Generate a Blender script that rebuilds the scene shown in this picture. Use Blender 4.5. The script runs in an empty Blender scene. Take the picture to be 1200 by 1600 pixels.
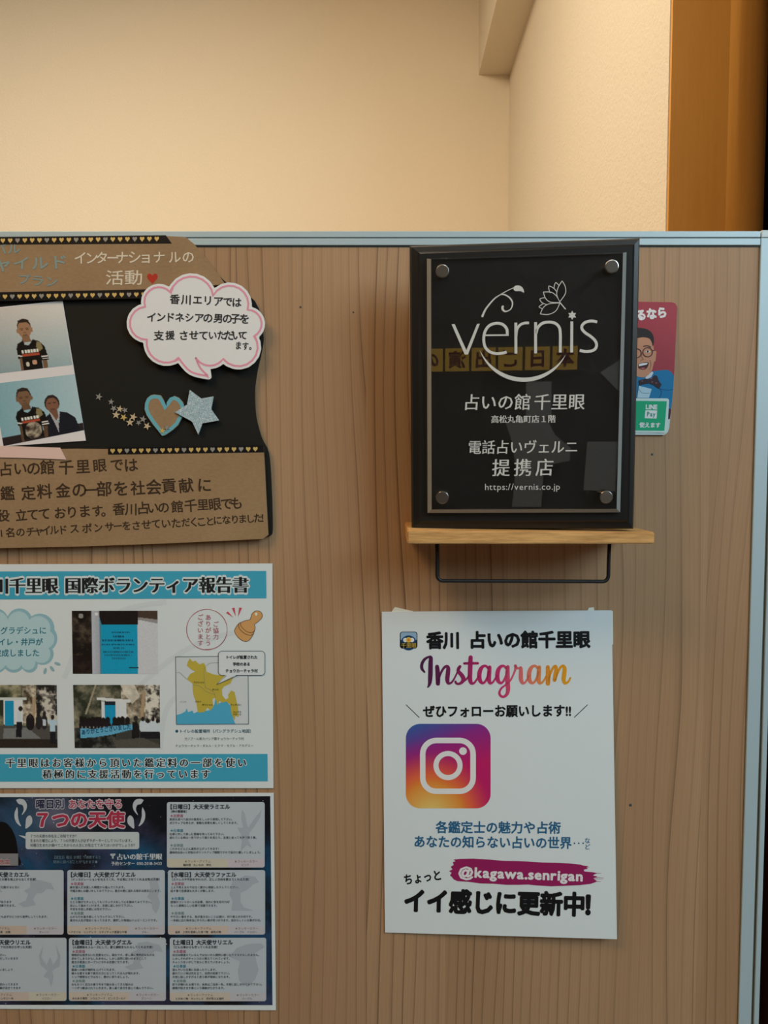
import bpy, bmesh, math, random
import numpy as np
from math import radians, sin, cos, tan, pi
from mathutils import Vector, Matrix

random.seed(7)
SC = bpy.context.scene
COL = SC.collection

# ------------------------------------------------------------------ camera
F = 1200.0
PITCH = radians(3.4)
CAM = Vector((0.0, -0.70, 1.40))
cam_data = bpy.data.cameras.new('camera')
cam_data.sensor_fit = 'VERTICAL'
cam_data.sensor_height = 36.0
cam_data.lens = F / 1600.0 * 36.0
cam_data.clip_start = 0.02
cam = bpy.data.objects.new('camera', cam_data)
cam.location = CAM
cam.rotation_euler = (radians(90) - PITCH, 0, 0)
COL.objects.link(cam)
SC.camera = cam

# ------------------------------------------------------------------ world, lamps, exposure
SC.view_settings.view_transform = 'Standard'
SC.view_settings.look = 'None'
SC.view_settings.exposure = 0.0
SC.view_settings.gamma = 1.0
SC.view_settings.use_curve_mapping = False
world = bpy.data.worlds.new('world')
SC.world = world
world.use_nodes = True
world.node_tree.nodes['Background'].inputs[0].default_value = (0.95, 0.92, 0.90, 1)
world.node_tree.nodes['Background'].inputs[1].default_value = 0.11


def area(name, loc, target, size, power, color, size_y=None):
    l = bpy.data.lights.new(name, 'AREA')
    l.energy = power
    l.color = color
    l.size = size
    if size_y:
        l.shape = 'RECTANGLE'
        l.size_y = size_y
    o = bpy.data.objects.new(name, l)
    o.location = loc
    d = Vector(target) - Vector(loc)
    o.rotation_euler = d.to_track_quat('-Z', 'Y').to_euler()
    COL.objects.link(o)
    return o


# warm downlights over the space behind the partition
area('lamp_back', (-0.85, 0.45, 2.86), (-0.8, 0.80, 0), 1.5, 31, (1.0, 0.845, 0.64), 0.5)
# daylight from the shopfront, front right
area('lamp_window', (1.55, -1.6, 2.5), (0.25, 0, 1.40), 1.3, 38, (0.66, 0.88, 1.0))
# warm ceiling lamp, front left
area('lamp_ceiling', (-0.9, -1.0, 2.82), (0, 0, 1.45), 0.8, 20, (1.0, 0.66, 0.34))


# added fill light that brightens the papers on the opposite wall
area('fill_notices', (0.3, -2.1, 2.86), (0.3, -2.5, 0), 0.8, 6, (0.85, 0.93, 1.0), 0.4)


# ------------------------------------------------------------------ projection helpers
def ray(px, py):
    u = (px - 600.0) / F
    v = (800.0 - py) / F
    return Vector((u, cos(PITCH) + v * sin(PITCH), -sin(PITCH) + v * cos(PITCH)))


def P(px, py, d=0.0):
    """point of the photograph on the vertical plane standing d in front of the board"""
    r = ray(px, py)
    return CAM + r * ((-d - CAM.y) / r.y)


def on_plane(px, py, o, n):
    r = ray(px, py)
    return CAM + r * ((o - CAM).dot(n) / r.dot(n))


def lin1(c):
    c = c / 255.0
    return c / 12.92 if c <= 0.04045 else ((c + 0.055) / 1.055) ** 2.4


def A(r, g, b, k=1.7):
    """surface colour of something that reads r, g, b in the evenly lit photograph"""
    return tuple(min(0.9, lin1(c) * k) for c in (r, g, b))


# ------------------------------------------------------------------ materials
def principled(name, color=(0.5, 0.5, 0.5), rough=0.6, metal=0.0, spec=0.5, **kw):
    m = bpy.data.materials.new(name)
    m.use_nodes = True
    b = m.node_tree.nodes['Principled BSDF']
    b.inputs['Base Color'].default_value = (*color, 1)
    b.inputs['Roughness'].default_value = rough
    b.inputs['Metallic'].default_value = metal
    b.inputs['Specular IOR Level'].default_value = spec
    for k, v in kw.items():
        b.inputs[k.replace('_', ' ')].default_value = v
    return m


class NT:
    """small wrapper for writing node graphs"""
    def __init__(s, mat):
        s.t = mat.node_tree
        s.b = s.t.nodes['Principled BSDF']

    def n(s, kind, **kw):
        nd = s.t.nodes.new(kind)
        for k, v in kw.items():
            setattr(nd, k, v)
        return nd

    def put(s, sock, val):
        if hasattr(val, 'links') or hasattr(val, 'is_output'):
            s.t.links.new(val, sock)
        else:
            sock.default_value = val

    def math(s, op, a, b=0.0, c=None):
        nd = s.n('ShaderNodeMath', operation=op)
        s.put(nd.inputs[0], a)
        s.put(nd.inputs[1], b)
        if c is not None:
            s.put(nd.inputs[2], c)
        return nd.outputs[0]

    def vec(s, x, y, z):
        nd = s.n('ShaderNodeCombineXYZ')
        for i, v in enumerate((x, y, z)):
            s.put(nd.inputs[i], v)
        return nd.outputs[0]

    def noise(s, v, scale=1.0, detail=2.0, rough=0.5):
        nd = s.n('ShaderNodeTexNoise')
        s.put(nd.inputs['Vector'], v)
        nd.inputs['Scale'].default_value = scale
        nd.inputs['Detail'].default_value = detail
        nd.inputs['Roughness'].default_value = rough
        return nd.outputs[0]

    def ramp(s, f, stops, interp='LINEAR'):
        nd = s.n('ShaderNodeValToRGB')
        cr = nd.color_ramp
        cr.interpolation = interp
        while len(cr.elements) < len(stops):
            cr.elements.new(0.5)
        for e, (p, c) in zip(cr.elements, stops):
            e.position = p
            e.color = (*c, 1) if len(c) == 3 else c
        s.put(nd.inputs[0], f)
        return nd.outputs[0]

    def mix(s, f, a, b, mode='MIX'):
        nd = s.n('ShaderNodeMix', data_type='RGBA', blend_type=mode)
        s.put(nd.inputs[0], f)
        s.put(nd.inputs[6], a if hasattr(a, 'is_output') else (*a, 1))
        s.put(nd.inputs[7], b if hasattr(b, 'is_output') else (*b, 1))
        return nd.outputs[2]

    def xyz(s, which='Object'):
        tc = s.n('ShaderNodeTexCoord')
        sp = s.n('ShaderNodeSeparateXYZ')
        s.t.links.new(tc.outputs[which], sp.inputs[0])
        return tc.outputs[which], sp.outputs

    def bump(s, h, strength, dist=0.001):
        nd = s.n('ShaderNodeBump')
        nd.inputs['Strength'].default_value = strength
        nd.inputs['Distance'].default_value = dist
        s.put(nd.inputs['Height'], h)
        s.t.links.new(nd.outputs[0], s.b.inputs['Normal'])

    def base(s, c):
        s.put(s.b.inputs['Base Color'], c)


def make_ink(name, rough=0.55, spec=0.3, metal=0.0):
    """printed surface: its printed colours are stored with the print"""
    m = principled(name, rough=rough, spec=spec, metal=metal)
    t = NT(m)
    at = t.n('ShaderNodeAttribute', attribute_name='Col')
    t.base(at.outputs['Color'])
    return m


def make_board_wood():
    m = principled('board_wood', rough=0.5, spec=0.3)
    t = NT(m)
    v, (x, y, z) = t.xyz()
    # strips of the printed wood pattern, edges at the joints seen in the photograph
    edges = [0.0, 0.115, 0.243, 0.315, 0.43, 0.505, 0.561, 0.745, 0.845]
    vals = [0.25, 0.62, 0.35, 0.50, 0.85, 0.30, 0.55, 0.42, 0.15]
    xn = t.math('ADD', x, 0.45)
    strip = t.ramp(xn, [(e, (q, q, q)) for e, q in zip(edges, vals)], 'CONSTANT')
    off = t.math('MULTIPLY', strip, 37.0)
    w1 = t.noise(t.vec(t.math('MULTIPLY_ADD', x, 7.0, off), off, t.math('MULTIPLY', z, 1.1)), 1.0, 1.5)
    w2 = t.noise(t.vec(t.math('MULTIPLY_ADD', x, 30.0, off), off, t.math('MULTIPLY', z, 1.6)), 1.0, 1.0)
    f = t.math('MULTIPLY_ADD', w1, 8.0, t.math('MULTIPLY', x, 92.0))
    f = t.math('MULTIPLY_ADD', w2, 1.6, f)
    saw = t.math('FRACT', t.math('ADD', f, off))
    ring = t.math('POWER', saw, 9.0)
    rnd = t.math('FRACT', t.math('MULTIPLY', t.math('SINE', t.math('MULTIPLY', t.math('FLOOR', t.math('ADD', f, off)), 12.9898)), 4375.85))
    side = t.ramp(t.math('ADD', x, 0.5), [(0.52, (1, 1, 1)), (0.70, (0.5, 0.5, 0.5))])
    ring = t.math('MULTIPLY', ring, t.math('MULTIPLY', side, t.math('MULTIPLY_ADD', rnd, 0.8, 0.45)))
    saw2 = t.math('FRACT', t.math('MULTIPLY', f, 3.7))
    ring2 = t.math('POWER', saw2, 5.0)
    vis = t.ramp(t.noise(t.vec(t.math('MULTIPLY', x, 16.0), off, t.math('MULTIPLY', z, 1.2)), 1.0, 1.0),
                 [(0.38, (0.42, 0.42, 0.42)), (0.60, (1, 1, 1))])
    fibre = t.noise(t.vec(t.math('MULTIPLY', x, 900.0), 0.0, t.math('MULTIPLY', z, 22.0)), 1.0, 2.0)
    tone = t.noise(t.vec(t.math('MULTIPLY_ADD', x, 9.0, off), off, t.math('MULTIPLY', z, 1.3)), 1.0, 2.0)
    light = A(156, 126, 96)
    mid = A(132, 101, 73)
    c = t.mix(t.math('MULTIPLY_ADD', tone, 1.5, t.math('MULTIPLY_ADD', strip, 0.5, -0.5)), mid, light)
    c = t.mix(t.math('MULTIPLY', t.math('MULTIPLY', ring, vis), 0.95), c, A(66, 44, 29))
    c = t.mix(t.math('MULTIPLY', ring2, 0.18), c, A(96, 68, 47))
    c = t.mix(t.math('MULTIPLY', t.math('SUBTRACT', fibre, 0.35), 0.55), c, A(118, 92, 70))
    t.base(c)
    return m


def make_shelf_wood(name, base, dark, grain=(25.0, 300.0, 300.0)):
    m = principled(name, rough=0.6, spec=0.25)
    t = NT(m)
    v, (x, y, z) = t.xyz()
    n1 = t.noise(t.vec(t.math('MULTIPLY', x, grain[0]), t.math('MULTIPLY', y, grain[1]), t.math('MULTIPLY', z, grain[2])), 1.0, 4.0, 0.6)
    n2 = t.noise(t.vec(t.math('MULTIPLY', x, grain[0] * 3), t.math('MULTIPLY', y, grain[1] * 5), t.math('MULTIPLY', z, grain[2] * 5)), 1.0, 2.0)
    f = t.math('MULTIPLY_ADD', n2, 0.4, t.math('MULTIPLY', n1, 0.8))
    t.base(t.ramp(f, [(0.35, dark), (0.75, base)]))
    t.bump(n2, 0.25, 0.0004)
    return m


def make_wallpaper():
    m = principled('wallpaper', (0.82, 0.73, 0.58), rough=0.8, spec=0.2)
    t = NT(m)
    v, (x, y, z) = t.xyz()
    n1 = t.noise(v, 160.0, 3.0, 0.6)
    t.bump(n1, 0.35, 0.004)
    return m


def make_column_wood():
    m = principled('column_veneer', rough=0.5, spec=0.12)
    t = NT(m)
    v, (x, y, z) = t.xyz()
    n1 = t.noise(t.vec(t.math('MULTIPLY', x, 120.0), t.math('MULTIPLY', y, 120.0), t.math('MULTIPLY', z, 5.0)), 1.0, 3.0)
    n2 = t.noise(t.vec(t.math('MULTIPLY', x, 14.0), t.math('MULTIPLY', y, 14.0), t.math('MULTIPLY', z, 3.0)), 1.0, 2.0)
    n3 = t.noise(t.vec(t.math('MULTIPLY', x, 700.0), t.math('MULTIPLY', y, 700.0), t.math('MULTIPLY', z, 60.0)), 1.0, 2.0)
    f = t.math('MULTIPLY_ADD', n2, 0.5, t.math('MULTIPLY_ADD', n1, 0.3, t.math('MULTIPLY', n3, 0.2)))
    t.base(t.ramp(f, [(0.3, (0.74, 0.34, 0.07)), (0.7, (0.90, 0.46, 0.11))]))
    return m


def make_cardboard():
    m = principled('cardboard', rough=0.8, spec=0.15)
    t = NT(m)
    v, (x, y, z) = t.xyz()
    n1 = t.noise(t.vec(t.math('MULTIPLY', x, 260.0), 0.0, t.math('MULTIPLY', z, 500.0)), 1.0, 3.0)
    n2 = t.noise(v, 18.0, 3.0)
    f = t.math('MULTIPLY_ADD', n1, 0.5, t.math('MULTIPLY', n2, 0.5))
    t.base(t.ramp(f, [(0.3, A(122, 98, 71)), (0.7, A(136, 112, 84))]))
    return m


def make_glitter():
    m = principled('glitter_paper', (0.45, 0.58, 0.64), rough=0.4, spec=0.5)
    t = NT(m)
    v, o = t.xyz()
    vo = t.n('ShaderNodeTexVoronoi')
    t.put(vo.inputs['Vector'], v)
    vo.inputs['Scale'].default_value = 1500.0
    c = t.ramp(t.math('FRACT', t.math('MULTIPLY', vo.outputs['Color'], 3.0)),
               [(0.0, A(120, 140, 148)), (0.8, A(150, 172, 180)), (1.0, A(225, 235, 238))])
    t.base(c)
    t.bump(vo.outputs['Color'], 0.6, 0.0006)
    return m


M = dict(
    ink=make_ink('printed_ink'),
    gloss_ink=make_ink('photo_print', 0.32, 0.45),
    paper=principled('paper', A(184, 191, 193), rough=0.7, spec=0.2),
    photo_paper=principled('photo_paper', A(196, 188, 188), rough=0.4, spec=0.4),
    bubble_paper=principled('card_white', A(196, 198, 196), rough=0.6, spec=0.3),
    black_paper=principled('black_paper', (0.012, 0.012, 0.010), rough=0.65, spec=0.25),
    tape_black=principled('tape_black', (0.010, 0.009, 0.010), rough=0.35, spec=0.4),
    tape_pink=principled('tape_pink', A(190, 162, 152), rough=0.5, spec=0.3),
    tape_clear=principled('tape_pale', A(190, 190, 178), rough=0.5, spec=0.3),
    gold=principled('gold_foil', (0.90, 0.64, 0.22), rough=0.35, metal=0.3),
    silver=principled('silver_foil', (0.46, 0.44, 0.40), rough=0.30, metal=0.3),
    gold_pale=principled('sequin_gold', (0.92, 0.72, 0.46), rough=0.25, metal=0.3),
    board=make_board_wood(),
    cardboard=make_cardboard(),
    glitter=make_glitter(),
    shelf=make_shelf_wood('shelf_wood', A(188, 146, 92), A(140, 102, 58)),
    wallpaper=make_wallpaper(),
    column=make_column_wood(),
    alu=principled('aluminium', (0.50, 0.63, 0.68), rough=0.45, metal=0.15, spec=0.4),
    alu_dark=principled('rail_seam', (0.05, 0.07, 0.08), rough=0.6),
    groove=principled('post_groove', (0.11, 0.085, 0.045), rough=0.6),
    iron=principled('black_iron', (0.012, 0.012, 0.012), rough=0.5),
    plaque_black=principled('plaque_lacquer', (0.013, 0.012, 0.011), rough=0.36, spec=0.5),
    plaque_back=principled('plaque_felt', (0.014, 0.0135, 0.012), rough=0.8, spec=0.2),
    chrome=principled('chrome', (0.60, 0.56, 0.51), rough=0.22, metal=1.0),
    acrylic=principled('clear_acrylic', (1, 1, 1), rough=0.0, Transmission_Weight=1.0, IOR=1.49),
    ceiling=principled('ceiling_paint', (0.72, 0.66, 0.56), rough=0.9),
    floor=principled('floor_vinyl', (0.30, 0.22, 0.15), rough=0.5),
    dark_wall=principled('dark_wall', (0.10, 0.095, 0.09), rough=0.8),
    white_cloth=principled('notice_paper', (0.75, 0.78, 0.80), rough=0.7),
)


# ------------------------------------------------------------------ object helpers
def link(name, me, mat, parent=None):
    me.name = name
    o = bpy.data.objects.new(name, me)
    COL.objects.link(o)
    if mat is not None:
        me.materials.append(mat)
    if parent is not None:
        o.parent = parent
    return o


def origin_of(parent):
    v = Vector((0, 0, 0))
    while parent is not None:
        v += parent.location
        parent = parent.parent
    return v


def from_pydata(name, verts, faces, mat, parent=None, smooth=False):
    o = origin_of(parent)
    me = bpy.data.meshes.new(name)
    me.from_pydata([tuple(Vector(v) - o) for v in verts], [], faces)
    me.update()
    if smooth:
        for p in me.polygons:
            p.use_smooth = True
    return link(name, me, mat, parent)


def thing(name, label, cat, loc, group=None):
    o = bpy.data.objects.new(name, None)
    o.empty_display_size = 0.02
    COL.objects.link(o)
    o.location = loc
    return tag(o, label, cat, group)


def tag(o, label, cat, group=None):
    o['label'] = label
    o['category'] = cat
    if group:
        o['group'] = group
    return o


def struct(o):
    o['kind'] = 'structure'
    return o


def box_data(x0, x1, y0, y1, z0, z1):
    v = [(x, y, z) for x in (x0, x1) for y in (y0, y1) for z in (z0, z1)]
    f = [(0, 1, 3, 2), (4, 6, 7, 5), (0, 4, 5, 1), (2, 3, 7, 6), (0, 2, 6, 4), (1, 5, 7, 3)]
    return v, f


def boxes(name, lst, mat, parent=None, bevel=0.0):
    bm = bmesh.new()
    o = origin_of(parent)
    for b in lst:
        v, f = box_data(*b)
        vs = [bm.verts.new(Vector(q) - o) for q in v]
        for q in f:
            bm.faces.new([vs[i] for i in q])
    bmesh.ops.recalc_face_normals(bm, faces=bm.faces)
    if bevel:
        bmesh.ops.bevel(bm, geom=bm.edges[:], offset=bevel, segments=2, affect='EDGES', profile=0.6)
    me = bpy.data.meshes.new(name)
    bm.to_mesh(me)
    bm.free()
    return link(name, me, mat, parent)


def slab(name, pts, surf, thick, mat, parent=None, lift=0.0, n=None, bevel=0.0):
    """a cut-out sheet with real thickness; its front outline is pts"""
    n = n or Vector((0, -1, 0))
    fr = [surf(x, y, lift) for x, y in pts]
    bk = [p - n * thick for p in fr]
    k = len(pts)
    bm = bmesh.new()
    o = origin_of(parent)
    a = [bm.verts.new(p - o) for p in fr]
    b = [bm.verts.new(p - o) for p in bk]
    front = bm.faces.new(a)
    bm.faces.new(b[::-1])
    for i in range(k):
        bm.faces.new([a[i], b[i], b[(i + 1) % k], a[(i + 1) % k]])
    bmesh.ops.recalc_face_normals(bm, faces=bm.faces)
    bmesh.ops.triangulate(bm, faces=[f for f in bm.faces if len(f.verts) > 4])
    me = bpy.data.meshes.new(name)
    bm.to_mesh(me)
    bm.free()
    return link(name, me, mat, parent)


def bent_sheet(name, corners, surf, thick, mat, parent=None, nu=16, nv=20, n=None):
    """a paper sheet as a fine grid that follows surf, with an edge all round"""
    n = n or Vector((0, -1, 0))
    (ax, ay), (bx, by), (cx, cy), (dx, dy) = corners          # TL TR BR BL
    fr = []
    for j in range(nv + 1):
        v = j / nv
        for i in range(nu + 1):
            u = i / nu
            x = (ax * (1 - u) + bx * u) * (1 - v) + (dx * (1 - u) + cx * u) * v
            y = (ay * (1 - u) + by * u) * (1 - v) + (dy * (1 - u) + cy * u) * v
            fr.append(surf(x, y, 0.0))
    N = len(fr)
    vs = fr + [p - n * thick for p in fr]
    w = nu + 1
    fs = []
    for j in range(nv):
        for i in range(nu):
            a, b, c, d = j * w + i, j * w + i + 1, (j + 1) * w + i + 1, (j + 1) * w + i
            fs.append((d, c, b, a))
            fs.append((a + N, b + N, c + N, d + N))
    rim = list(range(nu)) + [j * w + nu for j in range(nv)] + [nv * w + i for i in range(nu, 0, -1)] + [j * w for j in range(nv, 0, -1)]
    for k in range(len(rim)):
        a, b = rim[k], rim[(k + 1) % len(rim)]
        fs.append((a, b, b + N, a + N))
    return from_pydata(name, vs, fs, mat, parent)


# ------------------------------------------------------------------ lettering
_glyphs = {}


def weight_copies(w, size):
    """heavier strokes: the same letter laid down several times round its place"""
    if w <= 0:
        return [(0.0, 0.0)]
    n = 4 if size < 10 else (8 if w < 0.06 else 12)
    return [(w * cos(2 * pi * (i + 0.5) / n), w * sin(2 * pi * (i + 0.5) / n)) for i in range(n)]


def glyph(ch, off=0.0):
    key = (ch, off)
    if key not in _glyphs:
        c = bpy.data.curves.new('glyph', 'FONT')
        c.body = ch
        c.offset = off
        c.resolution_u = 2
        c.fill_mode = 'FRONT'
        o = bpy.data.objects.new('glyph', c)
        m = o.to_mesh()
        v = [(q.co.x, q.co.y) for q in m.vertices]
        f = [tuple(p.vertices) for p in m.polygons]
        o.to_mesh_clear()
        bpy.data.objects.remove(o)
        bpy.data.curves.remove(c)
        if ord(ch) < 0x250:
            adv = (max(q[0] for q in v) + 0.07) if v else 0.33
        else:
            adv = 1.0
        _glyphs[key] = (v, f, adv)
    return _glyphs[key]


def catmull(pts, n=8):
    """smooth curve through points; extra columns (width) are interpolated too"""
    pts = [tuple(p) for p in pts]
    q = [pts[0]] + pts + [pts[-1]]
    out = []
    for i in range(1, len(q) - 2):
        p0, p1, p2, p3 = (np.array(q[i + k], float) for k in (-1, 0, 1, 2))
        for k in range(n):
            t = k / n
            out.append(tuple(0.5 * (2 * p1 + (p2 - p0) * t + (2 * p0 - 5 * p1 + 4 * p2 - p3) * t * t + (3 * p1 - p0 - 3 * p2 + p3) * t ** 3)))
    out.append(pts[-1])
    return out


class Ink:
    """collects flat printed shapes given in photograph pixels and lays them on a sheet"""
    def __init__(s, surf, base=0.00012, step=0.00008):
        s.surf, s.base, s.step = surf, base, step
        s.v, s.f, s.c = [], [], []

    def raw(s, pts, faces, col, z, lift=0.0):
        k = len(s.v)
        off = s.base + s.step * z + lift
        for x, y in pts:
            s.v.append(s.surf(x, y, off))
            s.c.append(col(x, y) if callable(col) else col)
        s.f += [tuple(i + k for i in f) for f in faces]

    def poly(s, pts, col, z=0):
        s.raw(pts, [tuple(range(len(pts)))], col, z)

    def rect(s, x0, y0, x1, y1, col, z=0):
        s.poly([(x0, y0), (x1, y0), (x1, y1), (x0, y1)], col, z)

    def grid(s, fn, nu, nv, col, z=0):
        pts = [fn(i / nu, j / nv) for j in range(nv + 1) for i in range(nu + 1)]
        w = nu + 1
        s.raw(pts, [(j * w + i, j * w + i + 1, (j + 1) * w + i + 1, (j + 1) * w + i) for j in range(nv) for i in range(nu)], col, z)

    def rrect(s, x0, y0, x1, y1, r, col, z=0, k=6):
        s.poly(rrect_pts(x0, y0, x1, y1, r, k), col, z)

    def ellipse(s, cx, cy, rx, ry, col, z=0, n=28, rot=0.0):
        s.poly([(cx + rx * cos(a) * cos(rot) - ry * sin(a) * sin(rot), cy + rx * cos(a) * sin(rot) + ry * sin(a) * cos(rot))
                for a in (2 * pi * i / n for i in range(n))], col, z)

    def stroke(s, pts, width, col, z=0, closed=False, smooth=0, caps=False):
        pts = [tuple(p) if len(p) == 3 else (p[0], p[1], width) for p in pts]
        if smooth:
            if closed:
                pts = pts + [pts[0]]
            pts = catmull(pts, smooth)
            if closed:
                pts = pts[:-1]
        n = len(pts)
        L, R = [], []
        for i in range(n):
            a = pts[(i - 1) % n] if (closed or i) else pts[i]
            b = pts[(i + 1) % n] if (closed or i < n - 1) else pts[i]
            dx, dy = b[0] - a[0], b[1] - a[1]
            l = math.hypot(dx, dy) or 1e-6
            h = pts[i][2] / 2
            # keep full width round a corner
            if 0 < i < n - 1 or closed:
                e1 = (pts[i][0] - a[0], pts[i][1] - a[1])
                l1 = math.hypot(*e1) or 1e-6
                cosn = max(0.45, abs((e1[0] * dx + e1[1] * dy) / (l1 * l)))
                h /= cosn
            nx, ny = -dy / l * h, dx / l * h
            L.append((pts[i][0] + nx, pts[i][1] + ny))
            R.append((pts[i][0] - nx, pts[i][1] - ny))
        fs = [(i, i + 1, n + i + 1, n + i) for i in range(n - 1)]
        if closed:
            fs.append((n - 1, 0, n, 2 * n - 1))
        s.raw(L + R, fs, col, z)
        if caps:
            for q in (pts[0], pts[-1]):
                s.ellipse(q[0], q[1], q[2] / 2, q[2] / 2, col, z, 12)

    def text(s, body, x0, x1, y0, y1, size, col, z=1, w=0.0, xs=None, jit=0.0, wide=None, mincho=0.0, skew=0.0, bow=0.0):
        """body laid from x0 to x1; y0, y1: middle height at both ends; size: height of the em; w: extra stroke weight"""
        gl = [glyph(ch) for ch in body]
        advs = [0.45 if ch == ' ' else g[2] for ch, g in zip(body, gl)]
        tot = sum(advs)
        if xs is not None:
            x0, x1 = xs[0], xs[-1]
        pitch = (x1 - x0) / tot if xs is None else size
        sx = wide if wide is not None else (pitch if xs is None else size)
        ang = math.atan2(y1 - y0, x1 - x0)
        copies = weight_copies(w, size) if not mincho else [(q, 0.0) for q in (-mincho, -mincho / 2, 0.0, mincho / 2, mincho)]
        cum = 0.0
        for i, (ch, g, adv) in enumerate(zip(body, gl, advs)):
            if xs is None:
                cx = x0 + (cum + adv / 2) * pitch
            else:
                cx = xs[i]
            cum += adv
            if ch == ' ':
                continue
            t = (cx - x0) / max(1e-6, (x1 - x0))
            cy = y0 + (y1 - y0) * t - bow * 4 * t * (1 - t)
            a = ang + random.uniform(-jit, jit) * 0.9
            sc = 1 + random.uniform(-jit, jit)
            dx, dy = random.uniform(-jit, jit) * size * 0.35, random.uniform(-jit, jit) * size * 0.5
            ca, sa = cos(a), sin(a)
            for ci, (sh, sv) in enumerate(copies):
                pts = []
                for vx, vy in g[0]:
                    ly = (vy - 0.375 + sv) * size * sc
                    lx = (vx - adv / 2 + sh) * sx * sc + skew * ly
                    pts.append((cx + dx + lx * ca + ly * sa, cy + dy - ly * ca + lx * sa))
                s.raw(pts, g[1], col, z, ci * 6e-6)

    def vtext(s, body, x, y0, y1, size, col, z=1, w=0.0):
        n = len(body)
        for i, ch in enumerate(body):
            g = glyph(ch)
            cy = y0 + (y1 - y0) * i / max(1, n - 1)
            for ci, (sh, sv) in enumerate(weight_copies(w, size)):
                s.raw([(x + (vx - 0.5 + sh) * size, cy - (vy - 0.375 + sv) * size) for vx, vy in g[0]], g[1], col, z, ci * 6e-6)

    def picture(s, quad, arr, z=0):
        """a printed picture: arr is rows x columns x rgb (photograph values)"""
        h, w = arr.shape[:2]
        (ax, ay), (bx, by), (cx, cy), (dx, dy) = quad
        k = len(s.v)
        off = s.base + s.step * z
        for j in range(h):
            v = j / (h - 1)
            for i in range(w):
                u = i / (w - 1)
                x = (ax * (1 - u) + bx * u) * (1 - v) + (dx * (1 - u) + cx * u) * v
                y = (ay * (1 - u) + by * u) * (1 - v) + (dy * (1 - u) + cy * u) * v
                s.v.append(s.surf(x, y, off))
                s.c.append(A(*arr[j, i]))
        for j in range(h - 1):
            for i in range(w - 1):
                a = k + j * w + i
                s.f.append((a, a + 1, a + w + 1, a + w))

    def build(s, name, parent, mat=None, label=None):
        o = origin_of(parent)
        me = bpy.data.meshes.new(name)
        me.from_pydata([tuple(p - o) for p in s.v], [], s.f)
        at = me.color_attributes.new('Col', 'FLOAT_COLOR', 'POINT')
        flat = np.ones((len(s.v), 4), dtype=np.float32)
        flat[:, :3] = np.array(s.c, dtype=np.float32)
        at.data.foreach_set('color', flat.ravel())
        me.update()
        ob = link(name, me, mat or M['ink'], parent)
        if label:
            ob['label'] = label
        return ob


def rrect_pts(x0, y0, x1, y1, r, k=6):
    out = []
    for cx, cy, a0 in ((x1 - r, y0 + r, -90), (x1 - r, y1 - r, 0), (x0 + r, y1 - r, 90), (x0 + r, y0 + r, 180)):
        for i in range(k + 1):
            a = radians(a0 + 90 * i / k)
            out.append((cx + r * cos(a), cy + r * sin(a)))
    return out


def heart_pts(cx, cy, w, h, n=20):
    out = []
    for i in range(n):
        t = 2 * pi * i / n
        x = 16 * sin(t) ** 3 / 16.0
        y = -(13 * cos(t) - 5 * cos(2 * t) - 2 * cos(3 * t) - cos(4 * t)) / 15.0
        out.append((cx + x * w / 2, cy + y * h / 2))
    return out


def star_pts(cx, cy, r, n=5, rot=0.0, inner=0.42):
    return [(cx + (r if i % 2 == 0 else r * inner) * sin(rot + pi * i / n), cy - (r if i % 2 == 0 else r * inner) * cos(rot + pi * i / n)) for i in range(2 * n)]


# ------------------------------------------------------------------ small printed pictures, drawn numerically
class Pic:
    def __init__(s, w, h, col, seed=1):
        s.w, s.h = w, h
        s.a = np.zeros((h, w, 3))
        s.a[:] = col
        s.r = np.random.RandomState(seed)
        s.Y, s.X = np.mgrid[0:h, 0:w].astype(float)

    def cloud(s, scale, octaves=4):
        out = np.zeros((s.h, s.w))
        amp, tot = 1.0, 0.0
        for o in range(octaves):
            gw, gh = max(2, int(s.w / scale) + 2), max(2, int(s.h / scale) + 2)
            g = s.r.rand(gh, gw)
            fx, fy = s.X / s.w * (gw - 1.001), s.Y / s.h * (gh - 1.001)
            ix, iy = fx.astype(int), fy.astype(int)
            tx, ty = fx - ix, fy - iy
            out += amp * ((g[iy, ix] * (1 - tx) + g[iy, ix + 1] * tx) * (1 - ty) + (g[iy + 1, ix] * (1 - tx) + g[iy + 1, ix + 1] * tx) * ty)
            tot += amp
            amp *= 0.7
            scale /= 2.0
        return out / tot

    def inside(s, pts):
        m = np.zeros((s.h, s.w), bool)
        n = len(pts)
        for i in range(n):
            (x0, y0), (x1, y1) = pts[i], pts[(i + 1) % n]
            if y0 == y1:
                continue
            c = ((y0 > s.Y) != (y1 > s.Y)) & (s.X < (x1 - x0) * (s.Y - y0) / (y1 - y0) + x0)
            m ^= c
        return m

    def fill(s, m, col, k=1.0):
        s.a[m] = s.a[m] * (1 - k) + np.array(col) * k

    def poly(s, pts, col, k=1.0):
        s.fill(s.inside(pts), col, k)

    def rect(s, x0, y0, x1, y1, col, k=1.0):
        s.fill((s.X >= x0) & (s.X < x1) & (s.Y >= y0) & (s.Y < y1), col, k)

    def oval(s, cx, cy, rx, ry, col, k=1.0):
        s.fill(((s.X - cx) / rx) ** 2 + ((s.Y - cy) / ry) ** 2 < 1, col, k)

    def foliage(s, m, dark, light, scale=14, lo=0.38, hi=0.66):
        f = np.clip((s.cloud(scale) - lo) / (hi - lo), 0, 1)[..., None]
        t = np.array(dark) * (1 - f) + np.array(light) * f
        s.a[m] = t[m]

    def grain(s, k):
        s.a += s.r.randn(s.h, s.w, 1) * k
        s.a = np.clip(s.a, 3, 250)
        return s.a


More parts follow.
